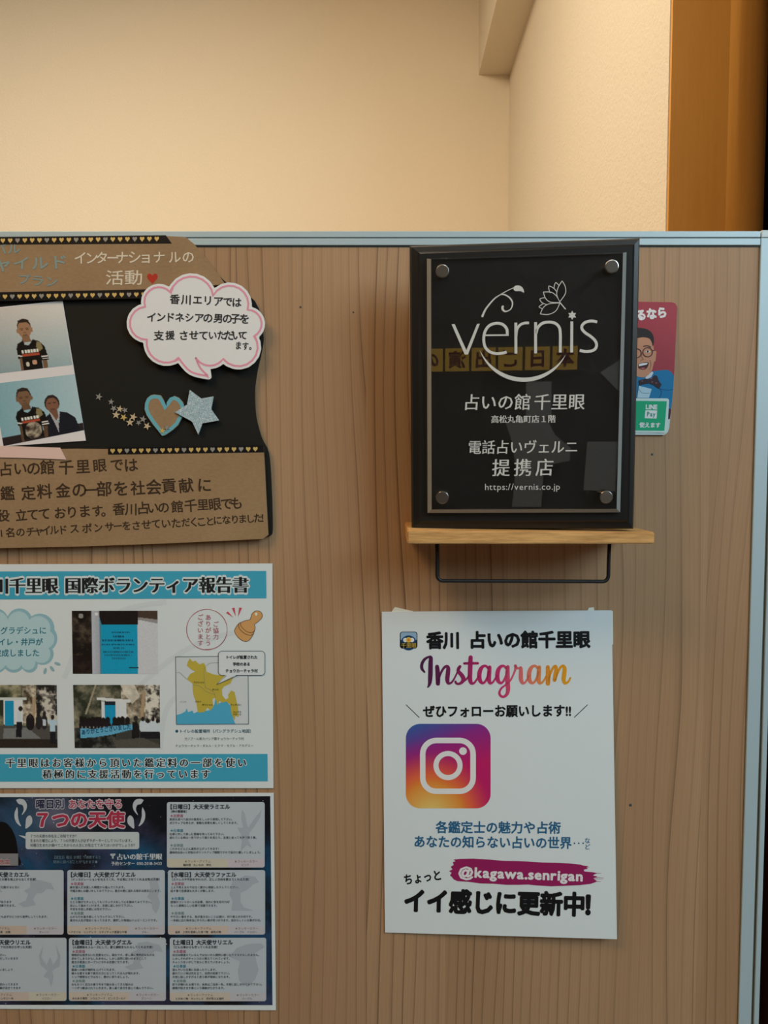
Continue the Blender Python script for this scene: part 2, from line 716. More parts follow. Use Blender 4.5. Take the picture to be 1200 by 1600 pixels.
# ================================================================== the setting
BACK_Y = 1.80
CORNER = P(795, 240, -BACK_Y)
XR = CORNER.x                                   # right-hand wall behind the partition
BEAM_Z = P(772, 117, -BACK_Y).z
CEIL = 2.92
r_ = ray(1044, 200)
COLUMN_Y = CAM.y + r_.y * (XR / r_.x)           # where that wall meets the wooden column
struct(boxes('floor', [(-3.0, 2.6, -2.8, 2.0, -0.05, 0.0)], M['floor']))
struct(boxes('ceiling', [(-3.0, 2.6, -2.8, 2.0, CEIL, CEIL + 0.05)], M['ceiling']))
struct(boxes('wall_back', [(-3.0, XR + 0.1, BACK_Y, BACK_Y + 0.1, 0.0, CEIL)], M['wallpaper']))
struct(boxes('wall_right', [(XR, XR + 0.1, COLUMN_Y + 0.002, BACK_Y, 0.0, CEIL)], M['wallpaper']))
bl = P(748, 113, -BACK_Y).x
struct(boxes('trim_1', [(bl, XR, 0.35, BACK_Y, BEAM_Z, CEIL)], M['wallpaper']))
struct(boxes('wall_front', [(-3.0, 2.6, -2.8, -2.7, 0.0, CEIL)], M['dark_wall']))
# wooden column at the end of the wall
xe = P(1205, 200, -COLUMN_Y - 0.05).x
prof = [(XR + 0.0008, COLUMN_Y + 0.16), (XR + 0.0008, COLUMN_Y + 0.003), (XR + 0.003, COLUMN_Y)]
rc = 0.085
prof += [(xe - rc + rc * sin(radians(7.5 * i)), COLUMN_Y + rc - rc * cos(radians(7.5 * i))) for i in range(13)] + [(xe, COLUMN_Y + 0.16)]
k_ = len(prof)
col_v = [(x, y, z) for z in (0.0, CEIL) for x, y in prof]
col_f = [tuple(range(k_))[::-1], tuple(range(k_, 2 * k_))] + [(i, (i + 1) % k_, (i + 1) % k_ + k_, i + k_) for i in range(k_)]
cobj = struct(from_pydata('trim_2', col_v, col_f, M['column']))
for p_ in cobj.data.polygons:
    p_.use_smooth = 5 <= p_.index <= 16
# added unseen block keeping the front-right light off the column
struct(boxes('light_block', [(xe + 0.012, xe + 0.10, -0.12, COLUMN_Y + 0.2, 0.0, CEIL)], principled('block_dark', (0.04, 0.016, 0.008), rough=0.7, spec=0.1)))

# ================================================================== partition
RAIL_D = 0.002
zt = P(700, 361, RAIL_D).z
zm = P(700, 371.5, RAIL_D).z
zb = P(700, 383, RAIL_D).z
px0 = P(1171.5, 990, RAIL_D).x
mm = 0.7 / F                                     # metres per pixel on the board
part_root = thing('partition', 'wood-grain office partition with pale aluminium rail and corner post', 'partition', (0.0, 0.02, 0.0))
XL = -0.62
boxes('panel', [(XL, px0 - 0.0006, 0.0, 0.03, 0.09, zb)], M['board'], part_root)
rail = boxes('top_rail', [(XL, px0 - 0.0004, -RAIL_D, 0.037, zm + 0.0004, zt), (XL, px0 - 0.0004, -RAIL_D, 0.037, zb, zm - 0.0004),
                          ], M['alu'], part_root, bevel=0.0006)
boxes('seam', [(XL, px0 - 0.001, -RAIL_D + 0.0008, 0.0, zm - 0.001, zm + 0.001), (XL, px0 - 0.0006, -0.0004, 0.0, zb - 0.0012, zb + 0.0002)], M['alu_dark'], rail)
s1 = 20.5 * mm
post = boxes('post', [(px0, px0 + s1, -RAIL_D, 0.037, 0.02, zm), (px0 + s1 + 5 * mm, px0 + s1 + 13 * mm, -RAIL_D + 0.0005, 0.037, 0.02, zm)], M['alu'], part_root, bevel=0.0007)
boxes('groove', [(px0 + s1 - 0.001, px0 + s1 + 5 * mm + 0.001, -RAIL_D + 0.0025, 0.035, 0.02, zm - 0.001)], M['groove'], post)
boxes('post_cap', [(px0 + 0.0004, px0 + s1 + 13 * mm, -RAIL_D - 0.0004, 0.0375, zm + 0.0003, zt + 0.0008)], principled('cap_plastic', (0.66, 0.76, 0.78), rough=0.4), post, bevel=0.0006)
boxes('foot', [(-0.45, -0.40, -0.2, 0.24, 0.0, 0.09), (px0 - 0.02, px0 + 0.03, -0.2, 0.24, 0.0, 0.02)], M['alu'], part_root, bevel=0.004)

for (hx, hy, hr) in ((985, 1258, 2.2), (469.5, 480, 1.5), (552, 488, 1.2), (1019, 710, 1.6)):
    q_ = P(hx, hy, 0.0)
    boxes('nail_hole', [(q_.x - hr * mm, q_.x + hr * mm, -0.0003, 0.002, q_.z - hr * mm, q_.z + hr * mm)], M['alu_dark'], part_root, bevel=hr * mm * 0.4)


def flat(d):
    return lambda x, y, off: P(x, y, d + off)


# ================================================================== handmade charity display
CARD = 0.004
BK = flat(0.0046)
disp = thing('handmade_display', 'handmade display of black paper and brown cardboard strips with heart tape', 'display board', P(200, 842, 0.0))
edge = catmull([(352, 440), (398, 470), (411, 520), (409, 548), (402, 580), (398, 612), (400, 650), (409, 684), (420, 708), (424, 757), (426, 820), (425, 835)], 4)
slab('backing_paper', [(-30, 372), (268, 370), (300, 390), (352, 440)] + edge + [(421, 838), (410, 838), (200, 842), (-30, 842)], BK, 0.0022, M['black_paper'], disp)

HC = flat(0.0079)
head = slab('header_card', [(-30, 373), (262, 369), (284, 370), (291, 371), (304, 382), (318, 399), (330, 415), (342, 430), (351, 443), (300, 452), (200, 456), (-30, 461)], HC, 0.0032, M['cardboard'], disp)
ik = Ink(HC)
blue = A(108, 126, 124)
ik.text('プラン', 26, 92, 436, 441, 19, blue, w=0.012, jit=0.05)
ik.text('チャイルド', -40, 106, 414, 409, 24, A(112, 127, 122), w=0.02, jit=0.06)
ik.text('グローバル', -75, 32, 392, 388, 20, blue, w=0.015, jit=0.05)
ik.build('blue_lettering', head)
ik = Ink(HC)
wh = A(186, 174, 156)
ik.text('インターナショナルの', 0, 0, 403, 401, 21, wh, w=0.012, jit=0.05, xs=[126, 143, 159, 176, 191, 210, 228, 249, 273, 294])
ik.text('活動', 165, 223, 434, 434, 24, wh, w=0.008, jit=0.04)
ik.build('white_lettering', head)
ik = Ink(HC)
ik.poly(heart_pts(238, 434.5, 17, 18), A(150, 42, 28))
ik.build('red_heart', head)


def heart_tape(x0, x1, ya0, ya1, yb0, yb1, hx0, step, hy0, hy1, end, silver, surf):
    """black masking tape printed with foil hearts"""
    tp = slab('heart_tape', [(x0, ya0), (x1, ya1)] + end + [(x0, yb0)], surf, 0.00025, M['tape_black'], disp)
    g = Ink(surf)
    kinds = []
    i, hx = 0, hx0
    while hx < x1 - 4:
        t = (hx - x0) / (x1 - x0)
        kinds.append(1 if i % 4 == silver else 0)
        g.poly(heart_pts(hx, hy0 + (hy1 - hy0) * t, 7.4, 8.2), (0.5, 0.5, 0.5))
        hx += step
        i += 1
    ob = g.build('heart_print', tp, M['gold'])
    ob.data.materials.append(M['silver'])
    for p_, k_ in zip(ob.data.polygons, kinds):
        p_.material_index = k_
    return tp


TP = flat(0.0083)
heart_tape(-30, 259, 370.5, 367.5, 382, 380, -7, 11.45, 376.2, 372.8, [(268, 380)], 3, TP)
heart_tape(-30, 238, 457, 452, 471, 466, -15, 11.4, 464, 459.6, [(238, 466)], 3, TP)
MC = flat(0.0075)
msg = slab('message_card', [(-30, 700), (60, 702), (120, 701), (200, 702), (411.5, 699), (413, 720), (416, 780), (419, 836), (411, 842), (262, 849), (120, 854), (-30, 857)], MC, 0.0028, M['cardboard'], disp)
heart_tape(169, 411.5, 699, 696, 710, 706.5, 176, 11.15, 704.5, 701.3, [(412.5, 706.5)], 2, flat(0.0079))
slab('pink_tape', [(-30, 696), (0, 696.5), (60, 698.5), (94, 699.5), (99, 709), (103.5, 718), (40, 715.5), (-30, 714)], flat(0.0085), 0.00025, M['tape_pink'], disp)
ik = Ink(MC)
br = A(52, 38, 26)
hand = dict(w=0.018, jit=0.065)
ik.text('占いの館千里眼では', 0, 0, 733, 726, 23.5, br, z=0, xs=[9, 32, 52, 74, 103, 130, 156, 183, 205], **hand)
ik.text('鑑定料金の一部を社会貢献に', 0, 0, 771, 757, 24.5, br, z=0, xs=[12, 44, 70, 98, 124, 143, 163, 189, 215, 240, 264, 291, 319], **hand)
ik.text('役立てております。香川占いの館千里眼でも', 0, 0, 806, 786, 20, br, z=0, xs=[6, 33, 51, 69, 94, 112, 132, 152, 167, 186, 205, 223, 239, 256, 277, 298, 317, 336, 354, 370], **hand)
ik.text('1名のチャイルドスポンサーをさせていただくことになりました！', 0, 0, 833, 809, 15.5, br, z=0,
        xs=[1, 16, 32, 48, 60, 72, 85, 98, 116, 136, 153, 171, 184, 198, 213, 229, 244, 259, 275, 290, 303, 315, 328, 340, 354, 367, 379, 391, 403, 414], **hand)
ik.build('brown_lettering', msg)

# --- photo print taped to the display
PH = flat(0.0056)
photo = thing('photo_print', 'white-bordered print of two snapshots tilted on the black paper', 'photograph', P(60, 690, 0.003))
slab('photo_sheet', [(-30, 483), (97.6, 469.6), (134, 688.5), (5, 697.5), (-30, 700)], PH, 0.0006, M['photo_paper'], photo)
SKIN, DSKIN = (138, 104, 78), (112, 78, 60)


def boy(p, x, y, k, dark=0.0):
    """shirted figure of a printed snapshot; x, y: middle of the head"""
    sk = tuple(c * (1 - dark) for c in SKIN)
    p.oval(x, y - 1.5 * k, 11 * k, 14 * k, (38, 28, 24))
    p.oval(x, y + 1.5 * k, 10.2 * k, 14 * k, sk)
    p.oval(x - 10.5 * k, y + 3 * k, 2 * k, 4 * k, sk)
    p.oval(x + 11 * k, y + 3 * k, 2 * k, 4 * k, sk)
    p.poly([(x - 10 * k, y - 5 * k), (x - 8 * k, y - 13 * k), (x, y - 16 * k), (x + 8 * k, y - 13 * k), (x + 10 * k, y - 5 * k), (x + 6 * k, y - 9 * k), (x - 6 * k, y - 9 * k)], (42, 32, 27))
    for s in (-1, 1):
        p.rect(x + s * 4.4 * k - 2.6 * k, y - 0.8 * k, x + s * 4.4 * k + 2.6 * k, y + 0.4 * k, (62, 44, 34))
        p.oval(x + s * 4.4 * k, y + 2 * k, 1.6 * k, 0.9 * k, (40, 28, 24))
    p.oval(x, y + 6.5 * k, 2.4 * k, 1.4 * k, tuple(c * 0.8 for c in sk))
    p.rect(x - 3.4 * k, y + 10 * k, x + 3.4 * k, y + 11.2 * k, tuple(c * 0.68 for c in sk))
    # neck and shirt
    p.poly([(x - 5 * k, y + 12 * k), (x + 6 * k, y + 12 * k), (x + 8 * k, y + 22 * k), (x - 7 * k, y + 22 * k)], tuple(c * 0.86 for c in sk))
    p.poly([(x - 5 * k, y + 18 * k), (x - 14 * k, y + 23 * k), (x - 17 * k, y + 31 * k), (x - 16 * k, y + 46 * k), (x - 10 * k, y + 47 * k), (x - 10 * k, y + 70 * k), (x + 20 * k, y + 70 * k),
            (x + 20 * k, y + 53 * k), (x + 31 * k, y + 53 * k), (x + 27 * k, y + 31 * k), (x + 20 * k, y + 22 * k), (x + 10 * k, y + 18 * k), (x + 6 * k, y + 24 * k), (x + 2 * k, y + 27 * k), (x - 3 * k, y + 25 * k)], (20, 17, 16))
    p.poly([(x + 16 * k, y + 22 * k), (x + 22 * k, y + 24 * k), (x + 24 * k, y + 34 * k), (x + 18 * k, y + 38 * k), (x + 14 * k, y + 30 * k)], (118, 108, 76))
    for i in range(6):
        bx = x - 9.5 * k + i * 4.6 * k
        p.rect(bx, y + 34 * k, bx + 3.5 * k, y + 39 * k, (214, 196, 184))
    p.rect(x - 9 * k, y + 39.5 * k, x + 18 * k, y + 44 * k, (148, 66, 44))
    p.rect(x + 20 * k, y + 46 * k, x + 30 * k, y + 48 * k, (190, 186, 182))
    p.rect(x + 20.5 * k, y + 49.5 * k, x + 30.5 * k, y + 51 * k, (190, 186, 182))
    p.poly([(x - 16 * k, y + 40 * k), (x - 9 * k, y + 42 * k), (x - 9 * k, y + 44 * k), (x - 16 * k, y + 42.5 * k)], (180, 178, 174))
    p.oval(x + 8 * k, y + 54 * k, 4 * k, 4 * k, (170, 130, 106))
    p.oval(x - 3 * k, y + 56 * k, 3 * k, 4 * k, (178, 170, 154))
    p.poly([(x - 14 * k, y + 45 * k), (x - 10 * k, y + 46 * k), (x - 10 * k, y + 75 * k), (x - 14 * k, y + 75 * k)], tuple(c * 0.75 for c in sk))
    p.poly([(x + 21 * k, y + 53 * k), (x + 28 * k, y + 53 * k), (x + 26 * k, y + 75 * k), (x + 21 * k, y + 75 * k)], tuple(c * 0.75 for c in sk))


# the quads are sheared by the tilt, so the pictures are drawn upright on them
p = Pic(128, 102, (176, 172, 166), 3)
g = np.clip(p.Y / 100, 0, 1)[..., None]
p.a[:] = (184, 178, 172) * (1 - g) + np.array((128, 146, 150)) * g
p.a *= (0.94 + 0.12 * (p.X / 128))[..., None]
boy(p, 62, 36, 1.0)
a1 = p.grain(2.0)
p = Pic(128, 104, (138, 158, 164), 5)
g = np.clip(1 - p.X / 128, 0, 1)[..., None]
p.a[:] = np.array((150, 172, 178)) * (1 - g) + np.array((112, 148, 158)) * g
p.rect(0, 90, 128, 104, (40, 32, 32))
# seated woman beside the boy
p.oval(85, 46, 11.5, 15, (44, 34, 32))
p.oval(85, 49, 9.5, 13, DSKIN)
for q in (-4, 4):
    p.rect(85 + q - 2.5, 45, 85 + q + 2.5, 46.3, (64, 44, 38))
p.rect(82, 56, 89, 57.5, (78, 50, 44))
p.poly([(80, 58), (91, 58), (92, 70), (86, 80), (80, 70)], (104, 72, 56))
p.poly([(80, 62), (70, 70), (66, 104), (122, 104), (117, 78), (106, 66), (93, 62), (92, 72), (88, 84), (84, 72)], (24, 26, 34))
p.poly([(79, 62), (81, 62), (90, 84), (88, 98), (85, 84)], (150, 148, 150))
p.poly([(93, 62), (95, 62), (91, 82), (89, 84)], (150, 148, 150))
boy(p, 44, 28, 1.02, 0.22)
p.oval(50, 88, 13, 12, (96, 92, 80))
p.foliage(((p.X - 50) / 13) ** 2 + ((p.Y - 86) / 14) ** 2 < 1, (44, 34, 28), (150, 140, 122), 8)
a2 = p.grain(2.0)
ik = Ink(PH)
ik.picture([(-30, 484), (97.2, 471), (113, 570), (-14, 585)], a1)
ik.build('snapshot_boy', photo, M['gloss_ink'])
ik = Ink(PH)
ik.picture([(-12, 600), (116.5, 584.5), (131.5, 672), (5.5, 697)], a2)
ik.build('snapshot_pair', photo, M['gloss_ink'])

# --- speech bubble card
def arc_between(a, b, bulge, n=9):
    """points of a lobe from a to b passing through bulge"""
    (x1, y1), (x2, y2), (x3, y3) = a, bulge, b
    d = 2 * (x1 * (y2 - y3) + x2 * (y3 - y1) + x3 * (y1 - y2))
    ux = ((x1 ** 2 + y1 ** 2) * (y2 - y3) + (x2 ** 2 + y2 ** 2) * (y3 - y1) + (x3 ** 2 + y3 ** 2) * (y1 - y2)) / d
    uy = ((x1 ** 2 + y1 ** 2) * (x3 - x2) + (x2 ** 2 + y2 ** 2) * (x1 - x3) + (x3 ** 2 + y3 ** 2) * (x2 - x1)) / d
    r = math.hypot(x1 - ux, y1 - uy)
    a0, am, a1 = (math.atan2(y - uy, x - ux) for x, y in (a, bulge, b))
    while am < a0:
        am += 2 * pi
    while a1 < a0:
        a1 += 2 * pi
    if am > a1:
        a1 -= 2 * pi
    return [(ux + r * cos(a0 + (a1 - a0) * i / n), uy + r * sin(a0 + (a1 - a0) * i / n)) for i in range(n)]


Z = lambda x, y: (x / 2.6667, 350 + y / 2.6667)
cusps = [(710, 285), (888, 298), (1032, 357), (1060, 467), (930, 562)]
bul = [(805, 219), (985, 262), (1090, 412), (1040, 578)]
pink = []
for i in range(4):
    pink += arc_between(Z(*cusps[i]), Z(*cusps[i + 1]), Z(*bul[i]))
pink += arc_between(Z(930, 562), Z(815, 556), Z(868, 590))
pink += catmull([Z(815, 556), Z(835, 600), Z(868, 634)], 5)[:-1]
pink += catmull([Z(868, 634), Z(795, 615), Z(745, 560)], 5)[:-1]
pink += arc_between(Z(745, 560), Z(612, 482), Z(650, 565))
pink += arc_between(Z(612, 482), Z(605, 345), Z(541, 412))
pink += arc_between(Z(605, 345), Z(710, 285), Z(640, 267))
cx, cy = Z(815, 415)


def grown(pts, rad, n=220):
    """outline of the shape cut rad outside pts, as seen from the middle"""
    dense = []
    for i in range(len(pts)):
        a, b = pts[i], pts[(i + 1) % len(pts)]
        for k in range(4):
            dense.append((a[0] + (b[0] - a[0]) * k / 4, a[1] + (b[1] - a[1]) * k / 4))
    out = []
    for i in range(n):
        t = 2 * pi * i / n
        dx, dy = cos(t), sin(t)
        best = 0
        for x, y in dense:
            px, py = x - cx, y - cy
            al = px * dx + py * dy
            pe = abs(px * dy - py * dx)
            if al > 0 and pe < rad:
                best = max(best, al + math.sqrt(rad * rad - pe * pe))
        out.append((cx + dx * best, cy + dy * best))
    return out


BB = flat(0.0107)
bub = thing('speech_bubble_card', 'white cloud-shaped speech bubble card with a pink outline', 'card', P(306, 590, 0.007))
slab('card_sheet', grown(pink, 5.2), BB, 0.0012, M['bubble_paper'], bub)
ik = Ink(BB)
ik.stroke(pink, 3.0, A(196, 128, 146), closed=True)
ik.build('pink_outline', bub)
ik = Ink(BB)
bk = A(38, 36, 36)
hb = dict(w=0.022, jit=0.06)
ik.text('香川エリアでは', 0, 0, 467, 472, 16, bk, xs=[273, 291, 309, 325, 341, 356, 370], **hb)
ik.text('インドネシアの男の子を', 0, 0, 495, 498, 16, bk, xs=[237, 252, 266, 281, 296, 311, 325, 341, 355, 368, 382], **hb)
ik.text('支援させていただいて', 0, 0, 524, 524, 15.5, bk, xs=[248, 266, 287, 303, 318, 332, 346, 358, 370, 380], **hb)
ik.text('ます。', 367, 400, 540, 541, 14, bk, **hb)
ik.build('black_lettering', bub)

# --- heart and star cut-outs
H8 = lambda x, y: (130 + x / 5.4545, 590 + y / 5.4545)
HS = flat(0.0068)
ht = thing('heart_cutout', 'cardboard heart edged in blue beside the glitter star', 'cut-out', P(257, 679, 0.003))
slab('heart_card', [H8(*q) for q in [(575, 150), (605, 143), (660, 150), (682, 187), (706, 247), (735, 190), (775, 155), (812, 168), (848, 208), (864, 255), (850, 325), (806, 408), (760, 450), (700, 490), (682, 496), (645, 462), (590, 395), (540, 320), (522, 270), (526, 220), (545, 175)]], HS, 0.002, M['cardboard'], ht)
ik = Ink(HS)
rim = [(582, 168), (605, 162), (646, 166), (668, 194), (702, 262), (724, 222), (748, 184), (778, 174), (812, 192), (840, 230), (846, 262), (834, 320), (796, 392), (752, 434), (698, 470), (682, 476), (654, 448), (604, 384), (556, 312), (540, 268), (542, 224), (558, 186)]
ik.stroke([H8(*q) for q in rim], 5.6, A(88, 146, 158), closed=True)
ik.build('blue_edge', ht)
st = slab('star_cutout', [H8(*q) for q in [(908, 105), (1005, 178), (1110, 160), (1090, 268), (1157, 365), (1015, 390), (980, 485), (928, 375), (782, 295), (885, 230)]], flat(0.0088), 0.0016, M['glitter'])
tag(st, 'large pale blue glitter star overlapping the cardboard heart', 'cut-out')

seq = [(154.4, 620, 6.0, 'silver', 0.3, 'silver star sequin alone at the upper left end of the trail'),
       (173.5, 628.0, 5.2, 'silver', 0.1, 'dull star sequin second from the upper left of the trail'),
       (177.5, 638.2, 5.6, 'silver', 0.7, 'silver star sequin just above the bright gold one'),
       (187.0, 639.0, 5.8, 'gold_pale', 0.2, 'gold star sequin right of the silver one near the trail top'),
       (181.3, 648.2, 6.8, 'gold_pale', 0.1, 'brightest gold star sequin at the left of the cluster'),
       (195.2, 641.0, 5.0, 'silver', 0.9, 'dull star sequin above the olive one'),
       (193.2, 652.0, 6.0, 'gold', 0.5, 'olive gold star sequin between the two bright clusters'),
       (208.2, 651.6, 6.6, 'gold_pale', 0.35, 'pale gold star sequin topmost of the right-hand cluster'),
       (203.0, 660.0, 6.6, 'gold_pale', 0.0, 'gold star sequin lowest in the middle of the trail'),
       (216.4, 660.6, 4.6, 'silver', 0.6, 'tiny glinting star sequin right of the middle cluster'),
       (223.5, 655.0, 6.0, 'silver', 0.2, 'dark silver star sequin above the last gold star'),
       (229.8, 665.8, 6.4, 'gold_pale', 0.45, 'gold star sequin at the right end next to the heart'),
       (253.6, 673.0, 5.4, 'gold', 0.2, 'gold star sequin on the tip of the cardboard heart'),
       (260.4, 668.4, 5.0, 'silver', 0.7, 'silver star sequin on the heart right of the gold one')]
for i, (x, y, r, mt, ro, lb) in enumerate(seq):
    o = slab('star_sequin', star_pts(x, y, r, 5, ro, 0.40), flat((0.0074 if x > 240 else 0.0053) + 0.0003 * (i % 3)), 0.00025, M[mt])
    o.visible_shadow = True
    tag(o, lb, 'sequin', 'star sequins trailing across the black paper')


# ================================================================== blue volunteer report
RS = flat(0.0012)
rep = thing('report_poster', 'A4 volunteer report with blue bands, snapshots and a yellow map', 'poster', P(180, 1231, 0.0))
slab('sheet', [(-72, 882), (425.6, 880.5), (427.2, 1231.5), (-72, 1231.5)], RS, 0.0005, M['paper'], rep)
CY = A(54, 140, 166)
INK = A(24, 26, 30)
HALO = A(176, 188, 190)
ik = Ink(RS)
# pale swirls printed over the sheet
for pts in ([(100, 1060), (130, 1000), (190, 955), (260, 940)], [(150, 1168), (210, 1080), (300, 1010), (400, 980)], [(250, 1170), (265, 1100), (330, 1060), (400, 1050)]):
    ik.stroke([(x, y, 8) for x, y in pts], 8, A(178, 185, 187), smooth=8)
ik.build('pale_swirls', rep)
ik = Ink(RS)
ik.poly([(-68, 893), (416, 892), (416.4, 934.8), (-68, 936.8)], CY, 1)
ik.text('香川千里眼', -37, 91, 915.6, 914.8, 29, HALO, z=2, w=0.09, wide=28)
ik.text('国際ボランティア報告書', 101, 389, 914.8, 913.8, 29, HALO, z=2, w=0.09, wide=28)
ik.text('香川千里眼', -37, 91, 915.6, 914.8, 27, INK, z=3, w=0.02, wide=26, mincho=0.05)
ik.text('国際ボランティア報告書', 101, 389, 914.8, 913.8, 27, INK, z=3, w=0.02, wide=26, mincho=0.05)
ik.build('heading_band', rep)
ik = Ink(RS)
ik.poly([(-68, 1178.5), (418, 1178), (418.4, 1220.8), (-68, 1221.4)], CY, 1)
for s_, x0, x1, y in (('千里眼はお客様から頂いた鑑定料の一部を使い', 7, 387, 1191.6), ('積極的に支援活動を行っています', 65, 330, 1209.4)):
    ik.text(s_, x0, x1, y + 0.4, y, 15.5, HALO, z=2, w=0.085, wide=16)
    ik.text(s_, x0, x1, y + 0.4, y, 15, INK, z=3, w=0.012, wide=15, mincho=0.03)
ik.build('footer_band', rep)

# cloud note
V = lambda x, y: (x / 6.154, 930 + y / 6.154)
cu = [(12, 963), (49, 963), (85, 984), (82, 1014), (59, 1037), (35, 1044.6), (8, 1044.6), (-30, 1040), (-30, 968)]
bu = [(30, 950.5), (71, 960.5), (89.5, 998), (80.5, 1032), (47, 1051), (21, 1051), (-10, 1053), (-55, 1004), (-8, 950)]
cl = []
for i in range(len(cu)):
    cl += arc_between(cu[i], cu[(i + 1) % len(cu)], bu[i])
cm = (18, 1003)
ik = Ink(RS)
ik.poly(cl, A(122, 158, 168), 0)
inner = []
for i in range(len(cu)):
    sh = lambda q, k: (cm[0] + (q[0] - cm[0]) * k, cm[1] + (q[1] - cm[1]) * (k - 0.03))
    inner += arc_between(sh(cu[i], 0.90), sh(cu[(i + 1) % len(cu)], 0.90), sh(bu[i], 0.94))
ik.poly(inner, A(152, 178, 184), 1)
for (x, y, a) in ((70.5, 1048.6, 1.3), (81.5, 1045, 0.95), (89.7, 1037.2, 0.35)):
    ik.ellipse(x, y, 5.2, 2.4, A(122, 152, 158), 1, 14, a if a < 1 else pi - a)
TE = A(20, 98, 112)
ik.text('バングラデシュに', -24, 73, 985.5, 985, 12.5, TE, z=2, w=0.012)
ik.text('トイレ・井戸が', -14, 67, 1003, 1003, 12, TE, z=2, w=0.02)
ik.text('完成しました', -10, 62, 1020.5, 1020, 12.5, TE, z=2, w=0.012)
ik.build('cloud_note', rep)

# printed snapshots
DK, LT = (26, 24, 20), (150, 140, 120)
p = Pic(134, 99, (176, 178, 182), 11)
p.foliage(p.X < 32, (20, 15, 12), (96, 84, 70), 16, 0.42, 0.82)
p.rect(0, 70, 32, 99, (24, 14, 12), 0.7)
p.oval(14, 8, 4, 3.5, (170, 168, 166), 0.7)
p.rect(30.5, 0, 43, 99, (158, 162, 170))
p.a[:, 31:43] *= (0.92 + 0.1 * np.linspace(1, 0, 12))[None, :, None]
p.oval(38, 5, 2.6, 3, (196, 198, 202))
p.rect(43, 0, 103, 22, (24, 18, 17))
p.rect(42.5, 22, 102, 99, (16, 134, 168))
p.poly([(42.5, 8), (46, 22), (46, 99), (42.5, 99)], (60, 120, 146))
for k, (x0, x1, y) in enumerate(((62, 90, 33.5), (64, 82, 40), (47, 96, 46), (46, 97, 52.5), (64, 82, 58), (48, 95, 64), (50, 92, 69), (62, 84, 74))):
    x = x0
    while x < x1:
        wd = p.r.uniform(1.6, 3.2)
        p.rect(x, y - (1.7 if k == 2 else 1.1), min(x1, x + wd), y + (1.7 if k == 2 else 1.1), (14, 62, 92) if k < 4 else (22, 88, 116), 0.9)
        x += wd + p.r.uniform(0.6, 1.1)
p.rect(88, 88, 103, 89.5, (20, 50, 60))
p.poly([(103, 0), (134, 0), (134, 14), (103, 10)], (62, 50, 42))
p.poly([(103, 10), (134, 14), (134, 20), (103, 14)], (128, 124, 124))
pa = p.grain(3)
p = Pic(136, 99, (60, 58, 48), 12)
p.foliage(p.Y < 99, (38, 42, 32), (128, 122, 102), 18, 0.36, 0.70)
p.foliage((p.X > 74) & (p.Y < 52), (66, 58, 44), (186, 176, 156), 14, 0.30, 0.62)
p.foliage((p.X > 112) & (p.Y < 60), (36, 34, 30), (190, 184, 172), 9, 0.42, 0.60)
p.poly([(34, 0), (36.5, 0), (20, 46), (17, 46)], (140, 132, 112))
p.poly([(74, 0), (96, 0), (104, 18), (92, 30), (80, 14)], (196, 190, 176), 0.75)
p.poly([(108, 10), (113, 10), (109, 52), (104, 52)], (150, 128, 100))
p.poly([(36, 19), (90, 23), (89, 27), (70, 28), (37, 23)], (190, 194, 192))
p.rect(44, 26, 83, 52, (186, 192, 196))
p.rect(49, 26, 66, 32, (24, 34, 44))
p.rect(49, 32, 66, 62, (18, 130, 168))
p.rect(0, 70, 136, 99, (54, 54, 50))
p.foliage((p.Y > 66) & (p.X < 66), (20, 22, 22), (74, 74, 68), 10)
for x in (12, 18, 24, 30, 36, 41, 46, 53, 64, 70, 76, 84):
    p.oval(x, 55 + p.r.uniform(-2, 2), 4, 5.5, (22, 18, 17))
    p.oval(x, 64, 5, 8, (26, 22, 24))
    p.oval(x + 1, 66, 1.6, 1.6, (120, 116, 112))
for i, x in enumerate((108, 116, 124, 131)):
    p.oval(x, 64 + (i % 2) * 3, 6, 10, (176, 186, 192))
    p.oval(x, 53 + (i % 2) * 3, 2.6, 3.4, (32, 26, 26))
    p.rect(x - 4, 73, x + 4, 84, (24, 24, 28))
p.poly([(92, 58), (99, 56), (103, 70), (101, 92), (94, 96), (90, 84), (91, 68)], (22, 22, 24))
p.oval(97, 52, 4, 4.5, (44, 38, 36))
p.poly([(60, 86), (108, 82), (136, 94), (136, 99), (66, 99)], (72, 70, 64))
p.poly([(9, 67), (30, 68.5), (60, 64), (91, 61.5), (92, 69), (60, 77), (30, 81.5), (10, 82.5)], (84, 148, 176))
pb = p.grain(3)
ban = 'ありがとうございました'
p = Pic(140, 99, (60, 58, 48), 13)
p.foliage(p.Y < 99, (40, 44, 30), (140, 134, 108), 20, 0.36, 0.68)
p.foliage((p.X > 84) & (p.Y < 60), (58, 50, 38), (180, 170, 150), 13, 0.34, 0.62)
p.foliage((p.X > 106) & (p.Y < 60), (32, 30, 28), (176, 170, 158), 10, 0.42, 0.62)
p.poly([(101, 20), (106, 20), (104, 70), (99, 70)], (152, 130, 104))
p.poly([(40, 19), (92, 20), (92, 24), (40, 23)], (178, 182, 178))
p.rect(56, 24, 86, 62, (190, 194, 198))
p.rect(58, 25, 72, 64, (20, 128, 166))
p.rect(0, 64, 140, 99, (70, 68, 64))
p.poly([(56, 68), (92, 66), (114, 84), (54, 84)], (104, 106, 106))
p.rect(0, 85, 140, 99, (40, 34, 30))
p.oval(82, 37, 3.2, 4.2, (34, 28, 28))
p.poly([(77, 42), (83, 42), (85, 60), (76, 60)], (178, 186, 192))
p.poly([(76, 58), (85, 58), (83, 82), (79, 82), (79, 70), (78, 81), (74, 82)], (22, 22, 26))
p.oval(97, 58, 7, 13, (24, 22, 24))
p.oval(97, 48, 3, 3.6, (44, 36, 34))
